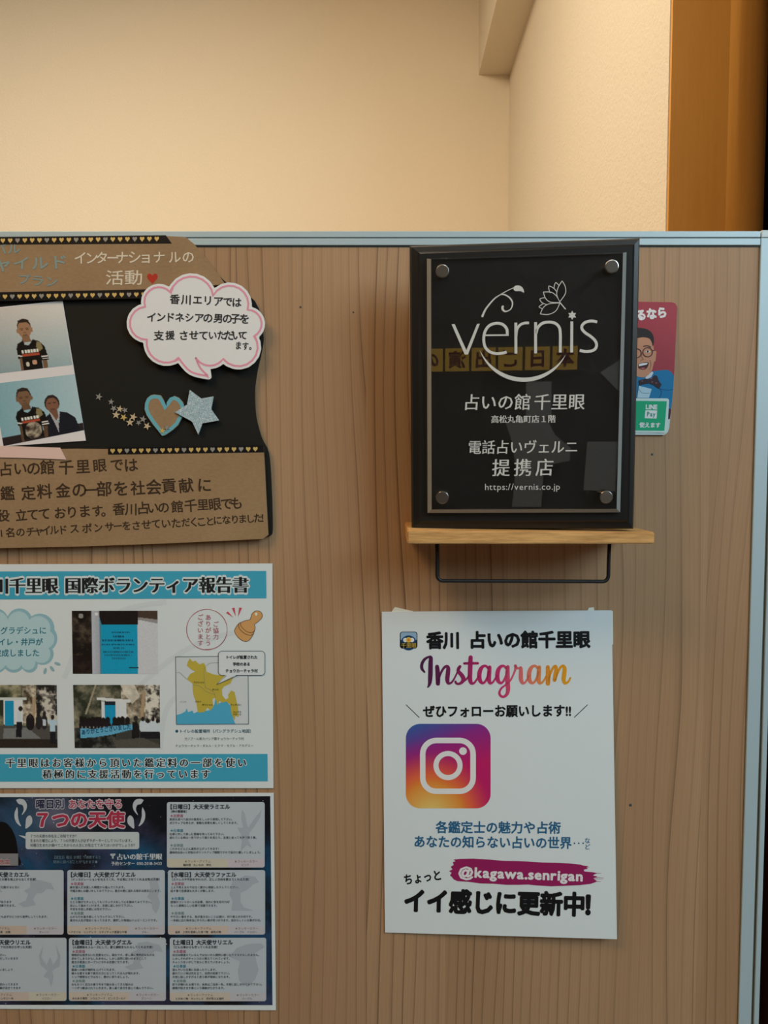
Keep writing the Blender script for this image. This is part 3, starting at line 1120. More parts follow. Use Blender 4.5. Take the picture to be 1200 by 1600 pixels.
for x in (110, 119):
    p.oval(x, 58, 5, 12, (34, 32, 34))
    p.oval(x, 45, 3, 3.6, (36, 30, 28))
p.poly([(116, 54), (121, 54), (122, 64), (117, 64)], (168, 176, 182))
p.oval(132, 50, 3, 3.8, (34, 28, 28))
p.poly([(125, 55), (139, 55), (139, 62), (136, 63), (136, 73), (128, 73), (128, 62), (125, 60)], (158, 180, 196))
p.rect(128, 73, 137, 92, (24, 24, 28))
pc = p.grain(3)
for nm, quad, arr in (('snapshot_blue_door', [(112.2, 954.5), (246, 954.3), (247.3, 1052.8), (113.8, 1052.8)], pa),
                      ('snapshot_banner', [(114.2, 1070.2), (249.5, 1070.2), (250.4, 1168.8), (116.8, 1168.8)], pb),
                      ('snapshot_yard', [(-50, 1070.2), (88.6, 1070.2), (90, 1168.6), (-50, 1168.6)], pc)):
    ik = Ink(RS)
    ik.picture(quad, arr, 1)
    if nm == 'snapshot_banner':
        ik.text(ban, 127, 205, 1144.5, 1135, 8.5, A(20, 60, 90), z=2, w=0.03)
    ik.build(nm, rep)

# thank-you stamp and stamper
S = lambda x, y: (260 + x / 6.4, 940 + y / 6.4)
RD = A(152, 82, 92)
ik = Ink(RS)
circ = [S(405 + 203 * cos(2 * pi * i / 40), 280 + 203 * sin(2 * pi * i / 40)) for i in range(40)]
ik.stroke([(x, y, 0.7 + 0.5 * abs(sin(i * 0.4))) for i, (x, y) in enumerate(circ)], 1, RD, 1, closed=True)
ik.stroke([S(412 + 196 * cos(a), 290 + 186 * sin(a)) for a in (0.2 + 0.1 * i for i in range(16))], 0.5, RD, 1)
ik.vtext('ご協力', S(495, 0)[0], S(0, 225)[1], S(0, 352)[1], 9.4, RD, 2, 0.01)
ik.vtext('ありがとう', S(418, 0)[0], S(0, 158)[1], S(0, 415)[1], 9.6, RD, 2, 0.01)
ik.vtext('ございます', S(340, 0)[0], S(0, 155)[1], S(0, 415)[1], 9.6, RD, 2, 0.01)
for q in ([(596, 112), (614, 98), (672, 160)], [(655, 66), (682, 60), (694, 150)], [(728, 58), (756, 64), (716, 154)]):
    ik.poly([S(*w_) for w_ in q], A(172, 66, 78), 1)
ik.build('thank_you_stamp', rep)
ik = Ink(RS)
body = [(728, 215), (790, 190), (832, 182), (845, 160), (855, 125), (880, 100), (912, 92), (945, 105), (960, 140), (945, 175), (905, 210), (882, 228), (888, 262), (878, 300), (862, 340), (820, 392), (775, 395), (720, 360), (682, 300), (700, 250)]
pp = catmull([S(*q) for q in body + body[:1]], 4)[:-1]
ik.poly(pp, A(178, 134, 84), 1)
ik.stroke(pp, 0.8, A(70, 52, 34), 2, closed=True)
ik.stroke([S(*q) for q in [(722, 222), (730, 268), (780, 318), (840, 336), (872, 318)]], 0.8, A(70, 52, 34), 2, smooth=5)
ik.stroke([S(*q) for q in [(738, 212), (752, 252), (800, 298), (850, 310), (880, 292)]], 0.7, A(70, 52, 34), 2, smooth=5)
ik.ellipse(*S(897, 125), 2.0, 2.6, A(214, 196, 172), 2, 12)
ik.build('stamper_drawing', rep)

# map
ik = Ink(RS)
ik.poly([S(*q) for q in [(92, 552), (816, 545), (822, 1224), (100, 1228)]], A(176, 182, 184), 1)
sea = [(98, 1135), (150, 1120), (190, 1098), (205, 1065), (215, 1105), (262, 1090), (275, 1118), (310, 1100), (360, 1095), (440, 1085), (480, 1030), (490, 960), (520, 1020), (590, 990), (640, 1040), (650, 1110), (672, 1180), (690, 1224), (100, 1227)]
ik.poly([S(*q) for q in sea], A(66, 146, 176), 2)
land = [(235, 568), (262, 600), (290, 590), (330, 628), (372, 612), (392, 640), (400, 700), (470, 728), (560, 740), (600, 742), (668, 762), (640, 820), (575, 850), (555, 880), (560, 940), (590, 978), (622, 965), (618, 930), (650, 888), (682, 905), (700, 990), (716, 1060), (722, 1155), (690, 1140), (682, 1190),
        (650, 1120), (640, 1030), (600, 1000), (560, 1010), (530, 990), (512, 1040), (486, 960), (460, 975), (470, 1050), (440, 1090), (410, 1060), (380, 1105), (315, 1110), (300, 1010), (275, 950), (262, 870), (262, 820), (205, 775), (240, 722), (290, 700), (250, 680), (205, 640), (212, 608)]
ik.poly([S(*q) for q in land], A(164, 148, 58), 3)
for q in ([(100, 715), (130, 708), (160, 735), (205, 775)], [(400, 640), (440, 615), (520, 612)], [(380, 650), (376, 740), (390, 860)], [(262, 830), (340, 850), (400, 900), (480, 930)], [(390, 860), (470, 900), (490, 960)]):
    ik.stroke([S(*w_) for w_ in q], 0.45, A(96, 104, 100), 4, smooth=5)
ik.stroke([S(*q) for q in [(92, 552), (816, 545), (822, 1224), (100, 1228)]], 0.8, A(70, 80, 86), 4, closed=True)
for w_, x, y in (('ラジシャヒ', 325, 808), ('ダッカ', 490, 880), ('クルナ', 318, 1000), ('ボリシャル', 410, 1032), ('チッタゴン', 695, 1032), ('コックス', 706, 1104), ('バザール', 706, 1128), ('インド', 168, 1003)):
    q = S(x, y)
    ik.text(w_, q[0] - len(w_) * 1.7, q[0] + len(w_) * 1.7, q[1], q[1], 3.6, A(52, 52, 34) if w_ != 'インド' else A(130, 134, 134), z=5, w=0.02)
rr = [S(*q) for q in rrect_pts(520, 495, 985, 738, 38, 5)]
ik.poly(rr, A(184, 190, 192), 6)
ik.stroke(rr, 0.9, A(58, 66, 74), 7, closed=True)
ik.poly([S(*q) for q in [(598, 730), (712, 730), (502, 828)]], A(184, 190, 192), 8)
ik.stroke([S(*q) for q in [(600, 740), (500, 830), (708, 742)]], 0.7, A(58, 66, 74), 9)
for w_, x0, x1, y in (('トイレが設置された', 592, 912, 556), ('学校のある', 664, 838, 625), ('チョウカーチャラ村', 590, 914, 692)):
    ik.text(w_, S(x0, 0)[0], S(x1, 0)[0], S(0, y)[1], S(0, y)[1], 6.0, INK, z=9, w=0.035)
ik.build('location_map', rep)
ik = Ink(RS)
ik.ellipse(*S(104, 1296), 2.3, 2.3, A(20, 76, 96), 1, 14)
ik.text('トイレの設置場所（バングラデシュ地図）', S(126, 0)[0], S(872, 0)[0], S(0, 1296)[1], S(0, 1294)[1], 6.2, A(28, 74, 92), z=1, w=0.012)
ik.text('ガジプール県カパシア郡チョウカーチャラ村', S(178, 0)[0], S(776, 0)[0], S(0, 1373)[1], S(0, 1371)[1], 5.0, A(66, 72, 76), z=1)
ik.text('チョウカーチャラ・ダルル・ヒクマ・モデル・アカデミー', S(88, 0)[0], S(872, 0)[0], S(0, 1443)[1], S(0, 1441)[1], 4.8, A(66, 72, 76), z=1)
ik.build('map_caption', rep)

# ================================================================== dark angel poster
AS = flat(0.0012)
ang = thing('angel_poster', 'dark starry poster with seven pale text panels below the blue report', 'poster', P(180, 1577, 0.0))
slab('sheet', [(-72, 1240.5), (427.6, 1239), (431.2, 1578.5), (-72, 1576)], AS, 0.0005, M['paper'], ang)
p = Pic(250, 165, (10, 14, 22), 21)
f = p.cloud(60, 5)
f2 = p.cloud(44, 5)
t1 = np.clip((f - 0.46) / 0.22, 0, 1)[..., None]
t2 = np.clip((f2 - 0.50) / 0.2, 0, 1)[..., None]
p.a = p.a * (1 - t1) + np.array((14, 58, 88)) * t1
p.a = p.a * (1 - 0.55 * t2) + np.array((70, 60, 92)) * 0.55 * t2
d = np.exp(-(((p.X - 76) / 26) ** 2 + ((p.Y - 16) / 20) ** 2))[..., None]
p.a = p.a * (1 - 0.75 * d) + np.array((112, 106, 126)) * 0.75 * d
d = np.exp(-(((p.X - 48) / 20) ** 2 + ((p.Y - 20) / 26) ** 2))[..., None]
p.a = p.a * (1 - 0.6 * d) + np.array((24, 70, 96)) * 0.6 * d
d = np.exp(-(((p.X - 146) / 20) ** 2 + ((p.Y - 46) / 12) ** 2))[..., None]
p.a = p.a * (1 - 0.75 * d) + np.array((14, 74, 108)) * 0.75 * d
d = np.exp(-(((p.X - 212) / 40) ** 2 + ((p.Y - 20) / 30) ** 2))[..., None]
p.a = p.a * (1 - 0.8 * d) + np.array((10, 12, 20)) * 0.8 * d
ik = Ink(AS)
quad = [(-68, 1245.6), (422.2, 1244), (425.8, 1570.6), (-68, 1570)]
ik.picture(quad, p.grain(1.5))
for i in range(150):
    x, y = random.uniform(-10, 420), random.uniform(1246, 1569)
    r = random.choice((0.35, 0.45, 0.6, 0.9))
    ik.ellipse(x, y, r, r, A(*random.choice(((150, 160, 172), (110, 128, 146), (180, 186, 190)))), 1, 6)
ik.build('starry_print', ang)

PANEL = A(158, 167, 174)
GHOST = A(144, 152, 161)
PK, TL_, GN = A(150, 78, 100), A(28, 108, 126), A(96, 118, 112)


def angel_shape(ik, kind, cx, cy, s):
    """faint printed silhouette of a winged figure"""
    def L(pts):
        ik.poly([(cx + x * s, cy + y * s) for x, y in pts], GHOST, 4)
    if kind == 'raised':
        L([(-6, -34), (-1, -26), (1, -12), (4, -4), (14, -18), (26, -34), (24, -22), (14, -6), (6, 4), (4, 16), (10, 30), (2, 24), (-8, 34), (-6, 18), (-8, 6), (-14, -4), (-4, -4), (-7, -18)])
    elif kind == 'profile':
        L([(-2, -34), (6, -32), (8, -22), (12, -10), (8, 2), (12, 14), (10, 26), (4, 36), (-2, 26), (-4, 12), (-12, 4), (-8, -4), (-6, -14), (-8, -24)])
    elif kind == 'wing':
        L([(-12, -28), (-2, -26), (10, -34), (28, -32), (36, -22), (26, -18), (14, -8), (2, -2), (2, 14), (8, 24), (26, 30), (-14, 30), (-12, 12), (-18, 0), (-14, -14)])
    elif kind == 'flying':
        L([(-10, -30), (6, -32), (28, -26), (34, -14), (20, -16), (12, -8), (2, -8), (-6, 4), (0, 14), (-22, 18), (-32, 12), (-18, 6), (-14, -6), (-22, -12), (-10, -18)])
    elif kind == 'kneel':
        L([(-28, -14), (-16, -28), (0, -34), (24, -36), (30, -30), (14, -20), (16, -8), (20, 8), (14, 24), (2, 36), (-12, 26), (-14, 8), (-10, -6), (-20, -10)])
    else:
        L([(-12, -32), (-15, -12), (-6, 2), (-2, -6), (0, -12), (3, -6), (5, 2), (14, -10), (10, -34), (18, -14), (17, 4), (4, 12), (6, 24), (2, 40), (-2, 26), (-12, 22), (-4, 12), (-16, 2), (-19, -14)])


def text_panel(x0, y0, x1, y1, day, name, sub, love, work, whole, item, colr, kind, gx, gy, gs, names='panel', warm=(172, 162, 150), cool=(164, 163, 169)):
    ik = Ink(AS)
    ik.rrect(x0, y0, x1, y1, 3.5, PANEL, 2)
    w_ = x1 - x0
    yb = y1 - 13.8
    ik.poly([(x0 + 0.4, yb), (x0 + w_ * 0.62, yb), (x0 + w_ * 0.62, y1 - 0.4), (x0 + 3, y1 - 0.4), (x0 + 0.4, y1 - 3)], A(*warm), 3)
    ik.poly([(x0 + w_ * 0.62, yb), (x1 - 0.4, yb), (x1 - 0.4, y1 - 3), (x1 - 3, y1 - 0.4), (x0 + w_ * 0.62, y1 - 0.4)], A(*cool), 3)
    angel_shape(ik, kind, gx, gy, gs)
    B = A(36, 40, 46)
    xa = x0 + 3.5
    ttl = '【' + day + '曜日】' + name
    ik.text(ttl, xa - 3.2, xa - 3.2 + 8.2 * len(ttl), y0 + 7.4, y0 + 7.2, 8.4, B, z=5, w=0.035)
    yy = y0 + 14.8
    ik.text(sub, xa, xa + 4.35 * len(sub), yy, yy - 0.2, 4.5, B, z=5, w=0.02)
    for head, col, lines, ys in (('★恋愛面', PK, love, 21.5), ('★仕事面', TL_, work, 44.5), ('★全体面', GN, whole, 67.5)):
        yy = y0 + ys
        ik.text(head, xa + 1.5, xa + 22.0, yy, yy, 5.2, col, z=5, w=0.012)
        for l in lines:
            yy += 5.6
            ik.text(l, xa + 0.5, min(x1 - 4, xa + 0.5 + 4.2 * len(l)), yy, yy - 0.2, 4.3, A(52, 58, 64), z=5, w=0.012)
    ik.text('★ラッキーアイテム', x0 + w_ * 0.18, x0 + w_ * 0.45, y1 - 9.6, y1 - 9.7, 4.8, A(112, 100, 92), z=5)
    ik.text(item, x0 + w_ * 0.31 - 2.0 * len(item), x0 + w_ * 0.31 + 2.0 * len(item), y1 - 4.0, y1 - 4.1, 4.2, A(64, 62, 62), z=5, w=0.01)
    ik.text('★ラッキーカラー', x0 + w_ * 0.69, x0 + w_ * 0.93, y1 - 9.6, y1 - 9.7, 4.8, A(112, 104, 106), z=5)
    ik.text(colr, x0 + w_ * 0.8 - 2.0 * len(colr), x0 + w_ * 0.8 + 2.0 * len(colr), y1 - 4.0, y1 - 4.1, 4.2, A(90, 88, 92), z=5)
    ik.build(names, ang)


text_panel(260.8, 1253.2, 413.6, 1355.6, '日', '大天使ラミエル', '（神の警護者）',
           ('真実を述べて自分の意見をしっかり表現して下さい。', 'ポジティブな考えが、素敵な恋愛を楽しくしてくれます。'),
           ('仕事に対して楽しむ意識を持ってみて下さい。', '疲れている時は一歩下がって周りを見たり、友達と会って大声で笑う事。'),
           ('これからどんどん運気が上がってきます！', '運命的出会いと好転のポイントアップ期間ですので自分に優しくしましょう。'),
           '鍋料理　丸いもの　神社', 'ピンク', 'raised', 384, 1297, 0.95, 'sunday_panel', (172, 167, 152), (170, 162, 169))
text_panel(105.2, 1359.4, 257.6, 1460.4, '火', '大天使ガブリエル', '（インスピレーションを与えてくれ、やる気にさせてくれる女性の天使）',
           ('縁を望んだ決意した瞬間から進んでくれます。', '守護天使にお願いをしてみて下さい。貴方の愛に溢れる相手は身近にいます。'),
           ('たとえ頭がカチッとしてもリラックスをして心を静めてみて下さい。', '安心して進めていけます。天使に話しかけて下さい。', '不安を手放し天使にお任せ下さい。'),
           ('心から力を抜き楽しくリラックスして下さい。', '貴方の人生が面白くなってきます。選択した物語はハッピーエンドです。'),
           'ヘアオイル　シンデレラ　エキゾチック豊富な午後', 'ブルー', 'profile', 240, 1398, 0.82, 'tuesday_panel')
text_panel(262.4, 1359.4, 414.2, 1460.4, '水', '大天使ラファエル', '（ストレスや不安をやわらげ、正しい方向を教えてくれる天使）',
           ('１人で考えるのではなく誰かに相談したりしてください。', '話す事で恋愛運も大きくが動します。'),
           ('感情のコントロールが必要、流れに身を任せれば', 'もっと素晴らしい仕事で活躍できます。'),
           ('やりたい事をする、気が進まないことは避け、切り替えが大切です。', '一歩前に出た時本当にやりたい事が見つかります。自分らしくいる事が大切。'),
           '温泉　土地を意識した食べ物　緑色の物', 'パープル　イエロー', 'wing', 374, 1397, 0.86, 'wednesday_panel', (174, 161, 150))
text_panel(107.6, 1465.2, 259.2, 1564, '金', '大天使ラグエル', '（人間関係をスムーズにして、愛と調和をもたらしてくれる天使）',
           ('情熱的な相手ないた恋愛などに、頑なです。悲し事に情熱的なものを', '求めてしまうかもしれません。しかし自然に想いのままにして', '貴方が素直にオープンになれる恋愛になります。'),
           ('最後への扉が場所を上げてくれます。', '様々な愛する事で貴方の力になってくれる人が現れます。', 'トップ感情などではなく、静かに祈りましょう。'),
           ('おもちつく足元の事で今まで組み合ってきた悩みは', '一つずつ解決されていきます。真っ直ぐ自分を信じて進んで下さい。'),
           '木のある場所　ソウルフード　ピンクゴールド', 'グリーン', 'flying', 224, 1500, 0.9, 'friday_panel')
text_panel(265.2, 1465.2, 416, 1564.4, '土', '大天使サリエル', '（どんな事からも守ってくれる天使）',
           ('自分は間違えているんではないか人間的に感じたりするかもしれません。', 'しかしそれがチャンスだと教えてくれています。', 'チャンスをいかして安らに考えていきましょう。'),
           ('望んでいた仕事に出会ったりします。', '疲れていく時は先を立て、自然の知恵で下さい。', '天使に話しかすがると思う事が現実になります。'),
           ('怒りが報われる頃です。未来はご自身一色。天使に話しかけてみて下さい。', '感情が起きます事という感謝がたかります。'),
           'ときめく物　ネックレス　空が見える場所', 'パープル', 'kneel', 385, 1508, 0.95, 'saturday_panel')
text_panel(-53, 1359.4, 99.4, 1460.4, '月', '大天使ミカエル', '（剣を持ち、勇敢な、全ての悪を地上からなくす天使）',
           ('自分を信じて正直になって行動するときに', '良い出会いにつながります。'), ('今は焦らずとも深い能力があります', 'バランス良くよく仕事に発揮できます。'),
           ('心の扉を開きます。迷っても必ずひとつから後押ししてくれます。', '素直になる事が大切です'), 'キャンドル　音楽　太陽', 'オレンジ', 'flying', 56, 1402, 0.85, 'monday_panel', (168, 154, 142))
text_panel(-51, 1465.2, 104, 1564, '木', '大天使ウリエル', '（アイデアをくれる、ノアの方舟から守った天使）',
           ('もっと自分らしくして下さい。', '力を抜くとすべてが動きだしていきます', '心も軽くなっていきます'), ('新しく学び、助けてもらいましょう', '進めます。'),
           ('人との繋がりスムーズに変わってきます', '運気が上がり、過去の経験が活きてきます'), '観葉植物　ファンタジー本', 'イエロー', 'open', 78, 1506, 0.9, 'thursday_panel', (170, 158, 148), (172, 168, 154))

ik = Ink(AS)
W2 = A(170, 160, 168)
NV = A(34, 34, 58)
CR = A(146, 42, 64)
ik.text('曜日別', 55.5, 100.5, 1256.5, 1256, 16, A(150, 152, 162), z=2, w=0.09)
ik.text('曜日別', 55.5, 100.5, 1256.5, 1256, 15, NV, z=3, w=0.03)
ik.text('あなたを守る', 106.5, 192, 1256.5, 1256, 16, W2, z=2, w=0.09)
ik.text('あなたを守る', 106.5, 192, 1256.5, 1256, 15, CR, z=3, w=0.012)
ik.text('７つの天使', 52, 195, 1281, 1280.5, 28, W2, z=2, w=0.09)
ik.text('７つの天使', 52, 195, 1281, 1280.5, 27, CR, z=3, w=0.04)
ik.build('red_heading', ang)
FW = A(160, 166, 172)


def feather(pts):
    ik = Ink(AS)
    ik.poly(catmull(pts + pts[:1], 5)[:-1], FW, 2)
    ik.build('white_feather', ang)


for mx in (lambda x: x, lambda x: 249.5 - x):
    feather([(mx(q[0]), q[1]) for q in [(25, 1250), (31, 1248), (38, 1250), (42, 1257), (41, 1265), (36, 1272), (34, 1273), (37, 1265), (35, 1258), (29, 1256)]])
    feather([(mx(q[0]), q[1]) for q in [(27, 1261), (23, 1269), (23, 1279), (27, 1287), (33, 1291), (30, 1284), (28, 1275), (28, 1267)]])
    feather([(mx(q[0]), q[1]) for q in [(47, 1274), (50, 1278), (50, 1286), (45, 1292), (40, 1294.5), (40, 1287), (41, 1279), (44, 1275)]])
ik = Ink(AS)
ik.rrect(40, 1300, 217.5, 1326.8, 3.5, A(164, 172, 174), 2)
ik.poly([(29, 1305), (41, 1306.5), (41, 1311.5)], A(164, 172, 174), 2)
for s_, x1, y in (('７つの天使の存在をご存知ですか？', 122, 1306.5), ('生まれた曜日により、７つの天使さんが必ずサポーターとしてついています。', 209, 1313.6), ('何曜日生まれか調べてこれからの人生にお役立ててみてはいかがでしょうか？', 213.5, 1320.8)):
    ik.text(s_, 47, x1, y, y - 0.2, 5.6, A(48, 52, 58), z=3, w=0.012)
ik.build('speech_note', ang)
ik = Ink(AS)
ik.text('占いの館千里眼', 182, 253.5, 1338.8, 1338.4, 10.5, A(166, 172, 176), z=2, w=0.01, mincho=0.05)
ik.text('予約センター 050-2018-3433', 173.5, 253, 1349.4, 1349, 6.6, A(170, 174, 178), z=2, w=0.02)
ik.text('【誕生日 曜日 計算】で検索すると', 82, 158, 1339.6, 1339.4, 5.4, A(92, 112, 126), z=2)
ik.text('簡単に調べることができます●', 83, 153, 1346.8, 1346.6, 5.4, A(92, 112, 126), z=2)
ik.poly([(172, 1334), (180.5, 1333.6), (180, 1336.4), (177.6, 1338), (177.6, 1341.6), (175, 1341.6), (175, 1338), (172.4, 1336.6)], A(150, 156, 160), 2)
ik.build('contact_lettering', ang)
ik = Ink(AS)
ik.poly(catmull([(-40, 1370), (-40, 1290), (0, 1284), (14, 1290), (24, 1308), (28, 1334), (28, 1353), (-40, 1353)], 6), A(8, 8, 10), 2)
ik.poly([(-40, 1300), (-3, 1312), (-1, 1334), (-40, 1340)], A(70, 66, 64), 3)
ik.rect(-40, 1333.6, 28.4, 1352.6, A(112, 112, 116), 4)
ik.text('先生', -1, 16, 1346.8, 1346.6, 9.2, A(180, 176, 176), z=5, w=0.07)
ik.text('先生', -1, 16, 1346.8, 1346.6, 8.6, A(140, 44, 46), z=6, w=0.02)
ik.build('dark_portrait', ang)


# ================================================================== wall shelf
SH = 0.078
zt_ = P(640, 828.5, SH).z
zb_ = P(640, 850, SH).z
xl, xr = P(636.5, 835, SH).x, P(1023, 840, SH).x
shelf = thing('wall_shelf', 'small oak wall shelf with a black wire bar underneath, carrying the plaque', 'shelf', ((xl + xr) / 2, -SH / 2, zb_))
bm = bmesh.new()
o = origin_of(shelf)
dz = 0.0016
vv = [(x, y, z - (dz if x == xr else 0) + (0.0012 if (x == xl and y > -0.01) else 0)) for x in (xl, xr) for y in (-SH, -0.0006) for z in (zb_ + (dz if x == xr else 0), zt_)]
vs = [bm.verts.new(Vector(q) - o) for q in vv]
for f in box_data(0, 1, 0, 1, 0, 1)[1]:
    bm.faces.new([vs[i] for i in f])
bmesh.ops.recalc_face_normals(bm, faces=bm.faces)
bmesh.ops.bevel(bm, geom=bm.edges[:], offset=0.0009, segments=2, affect='EDGES')
me = bpy.data.meshes.new('shelf_board')
bm.to_mesh(me)
bm.free()
link('shelf_board', me, M['shelf'], shelf)


def tube(name, pts, r, mat, parent, seg=12):
    n = len(pts)
    vs, fs = [], []
    for i, p in enumerate(pts):
        p = Vector(p)
        a = Vector(pts[max(0, i - 1)])
        b = Vector(pts[min(n - 1, i + 1)])
        d = (b - a).normalized()
        u = d.cross(Vector((0, 1, 0)))
        u = u.normalized() if u.length > 1e-4 else Vector((1, 0, 0))
        w = d.cross(u)
        for k in range(seg):
            t = 2 * pi * k / seg
            vs.append(p + u * (r * cos(t)) + w * (r * sin(t)))
    for i in range(n - 1):
        for k in range(seg):
            fs.append((i * seg + k, i * seg + (k + 1) % seg, (i + 1) * seg + (k + 1) % seg, (i + 1) * seg + k))
    fs.append(tuple(range(seg))[::-1])
    fs.append(tuple((n - 1) * seg + k for k in range(seg)))
    return from_pydata(name, vs, fs, mat, parent, smooth=True)


BD = 0.046
bar = []
for q in [(682.5, 848), (683, 870), (683, 898)]:
    bar.append(P(*q, BD))
for i in range(1, 7):
    a = radians(90 * i / 6)
    bar.append(P(683 + 9 * (1 - cos(a)), 898 + 9.6 * sin(a), BD))
for i in range(0, 7):
    a = radians(90 * i / 6)
    bar.append(P(942 + 8.6 * sin(a), 908.6 - 9.6 * (1 - cos(a)), BD))
for q in [(951, 875), (952.5, 848)]:
    bar.append(P(*q, BD))
tube('wire_bar', bar, 3.0 * mm * 0.93, M['iron'], shelf)
for q in ((683, 'l'), (952.5, 'r')):
    p_ = P(q[0], 851, BD)
    boxes('mounting_tab', [(p_.x - 0.007, p_.x + (0.016 if q[1] == 'r' else 0.007), p_.y - 0.006, p_.y + 0.012, zb_ - 0.0016, zb_ - 0.0001)], M['iron'], shelf, bevel=0.0005)

# ================================================================== plaque
PTL, PTR, PBR, PBL = (CAM + Vector(q) for q in ((0.0208, 0.6358, 0.1790), (0.2025, 0.6194, 0.1803), (0.2049, 0.6286, -0.0510), (0.0232, 0.6450, -0.0524)))
ex = (PBR - PBL).normalized()
ey = (PTL - PBL).normalized()
pn = ex.cross(ey).normalized()                    # towards the camera


def QP(px, py, off):
    return on_plane(px, py, PBL + pn * off, pn)


plq = thing('plaque', 'black award plaque with a clear acrylic plate leaning on the oak shelf', 'plaque', (PBL + PBR) / 2)
o_px = [(640, 384), (1000, 372), (990, 826.5), (643, 827)]
i_px = [(657, 396.5), (988.5, 385), (980, 813), (658, 815)]
rings = [[QP(x, y, 0) - pn * 0.014 for x, y in o_px], [QP(x, y, 0) - pn * 0.001 for x, y in o_px],
         [QP(x + (3 if x < 800 else -2), y + (2.5 if y < 600 else -2), 0.0015) for x, y in o_px],
         [QP(x + (-4 if x < 800 else 3), y + (-3 if y < 600 else 3), 0.0024) for x, y in i_px],
         [QP(x, y, 0.0046) for x, y in i_px]]
vs = [p for r in rings for p in r]
fs = [(3, 2, 1, 0), (16, 17, 18, 19)]
for k in range(4):
    for i in range(4):
        fs.append((k * 4 + i, k * 4 + (i + 1) % 4, k * 4 + 4 + (i + 1) % 4, k * 4 + 4 + i))
fr = from_pydata('frame', vs, fs, M['plaque_black'], plq)
a_px = [(667, 404), (979, 394), (969, 800.5), (668, 801.5)]
b_px = [(673.5, 404.8), (973.5, 395), (963.5, 795), (674.5, 796)]
rings = [[QP(x, y, 0.0085) - pn * 0.003 for x, y in a_px], [QP(x, y, 0.0085) for x, y in a_px], [QP(x, y, 0.0115) for x, y in b_px]]
vs = [p for r in rings for p in r]
fs = [(3, 2, 1, 0), (8, 9, 10, 11)]
for k in range(2):
    for i in range(4):
        fs.append((k * 4 + i, k * 4 + (i + 1) % 4, k * 4 + 4 + (i + 1) % 4, k * 4 + 4 + i))
acr = from_pydata('acrylic_plate', vs, fs, M['acrylic'], plq)
acr.data.materials.append(principled('edge_glint_tint', (0.55, 0.55, 0.51), rough=0.22, Transmission_Weight=0.45, IOR=1.49))  # pale tint imitates light caught on three bevels; top bevel stays clear
acr.data.polygons[8].material_index = acr.data.polygons[9].material_index = 1
acr.data.polygons[7].material_index = 1
acr['label'] = 'clear plate with bevelled edges'
bm = bmesh.new()
bm.from_mesh(acr.data)
bmesh.ops.recalc_face_normals(bm, faces=bm.faces)
bm.to_mesh(acr.data)
bm.free()
bm = bmesh.new()
bm.from_mesh(fr.data)
bmesh.ops.recalc_face_normals(bm, faces=bm.faces)
bm.to_mesh(fr.data)
bm.free()

PF = lambda x, y, off: QP(x, y, 0.0115 + off)
for (x, y) in ((691.5, 425.5), (954.3, 418.3), (691.3, 777), (945.6, 776)):
    c = PF(x, y, 0)
    r = 10.0 * mm * 0.90
    prof = [(0.0, r * 0.92), (0.0036, r * 0.92), (0.0042, r), (0.0054, r), (0.0060, r * 0.94), (0.0061, r * 0.86)]
    vs, fs = [], []
    seg = 36
    for h, rr_ in prof:
        for k in range(seg):
            t = 2 * pi * k / seg
            vs.append(c + pn * (h - 0.0008) + ex * (rr_ * cos(t)) + ey * (rr_ * sin(t)))
    for i in range(len(prof) - 1):
        for k in range(seg):
            fs.append((i * seg + k, i * seg + (k + 1) % seg, (i + 1) * seg + (k + 1) % seg, (i + 1) * seg + k))
    fs.append(tuple((len(prof) - 1) * seg + k for k in range(seg)))
    from_pydata('standoff_cap', vs, fs, M['chrome'], plq)

WH = A(172, 172, 168)
ik = Ink(PF, 0.00015)
T1 = lambda x, y: (640 + x / 5.4545, 360 + y / 5.4545)
T2 = lambda x, y: (820 + x / 5.4545, 360 + y / 5.4545)
sw = 4.4
ik.poly([T1(358, 800), T1(384, 798), T1(484, 1022), T1(575, 797), T1(599, 795), T1(497, 1058), T1(470, 1058)], WH)
ew = [(840 - 8, 893), (828, 840), (790, 800), (733, 792), (675, 815), (640, 870), (632, 935), (645, 995), (685, 1035), (740, 1050), (790, 1046), (827, 1036)]
ik.stroke([T1(*q) for q in ew], sw, WH, smooth=6)
ik.stroke([T1(640, 894), T1(845, 892)], 2.4, WH)
ik.stroke([T1(905, 786), T1(906, 1050)], sw, WH)
ik.stroke([T1(908, 900), T1(915, 845), T1(940, 808), T1(975, 791), T1(1018, 788)], sw - 0.4, WH, smooth=6)
ik.stroke([T2(92, 782), T2(92, 1048)], sw, WH)
ik.stroke([T2(96, 880), T2(110, 830), T2(150, 792), T2(205, 781), T2(260, 792), T2(295, 830), T2(303, 890), T2(303, 960), T2(302, 1040)], sw, WH, smooth=6)
ik.stroke([T2(401, 776), T2(399, 1040)], sw, WH)
ik.stroke([T2(617, 781), T2(570, 772), T2(520, 782), T2(490, 808), T2(488, 840), T2(515, 872), T2(560, 902), T2(598, 938), T2(612, 975), T2(600, 1010), T2(565, 1028), T2(515, 1032), T2(468, 1022)], sw, WH, smooth=6)
ik.poly(star_pts(*T2(404, 723), 7.2, 6, 0, 0.55), WH)
# smile
up, lo = [], []
for i in range(33):
    t = i / 32
    a, b, c_ = (749.5, 546.6), (817.5, 596.6), (884.2, 553.6)
    pts_ = arc_between(a, c_, b, 32) + [c_]
    pts_u = arc_between((749.5, 546.6), (884.2, 553.6), (818.5, 590.0), 32) + [(884.2, 553.6)]
    lo, up = pts_, pts_u
    break
ik.raw(lo + up, [(i, i + 1, len(lo) + i + 1, len(lo) + i) for i in range(len(lo) - 1)], WH, 0)
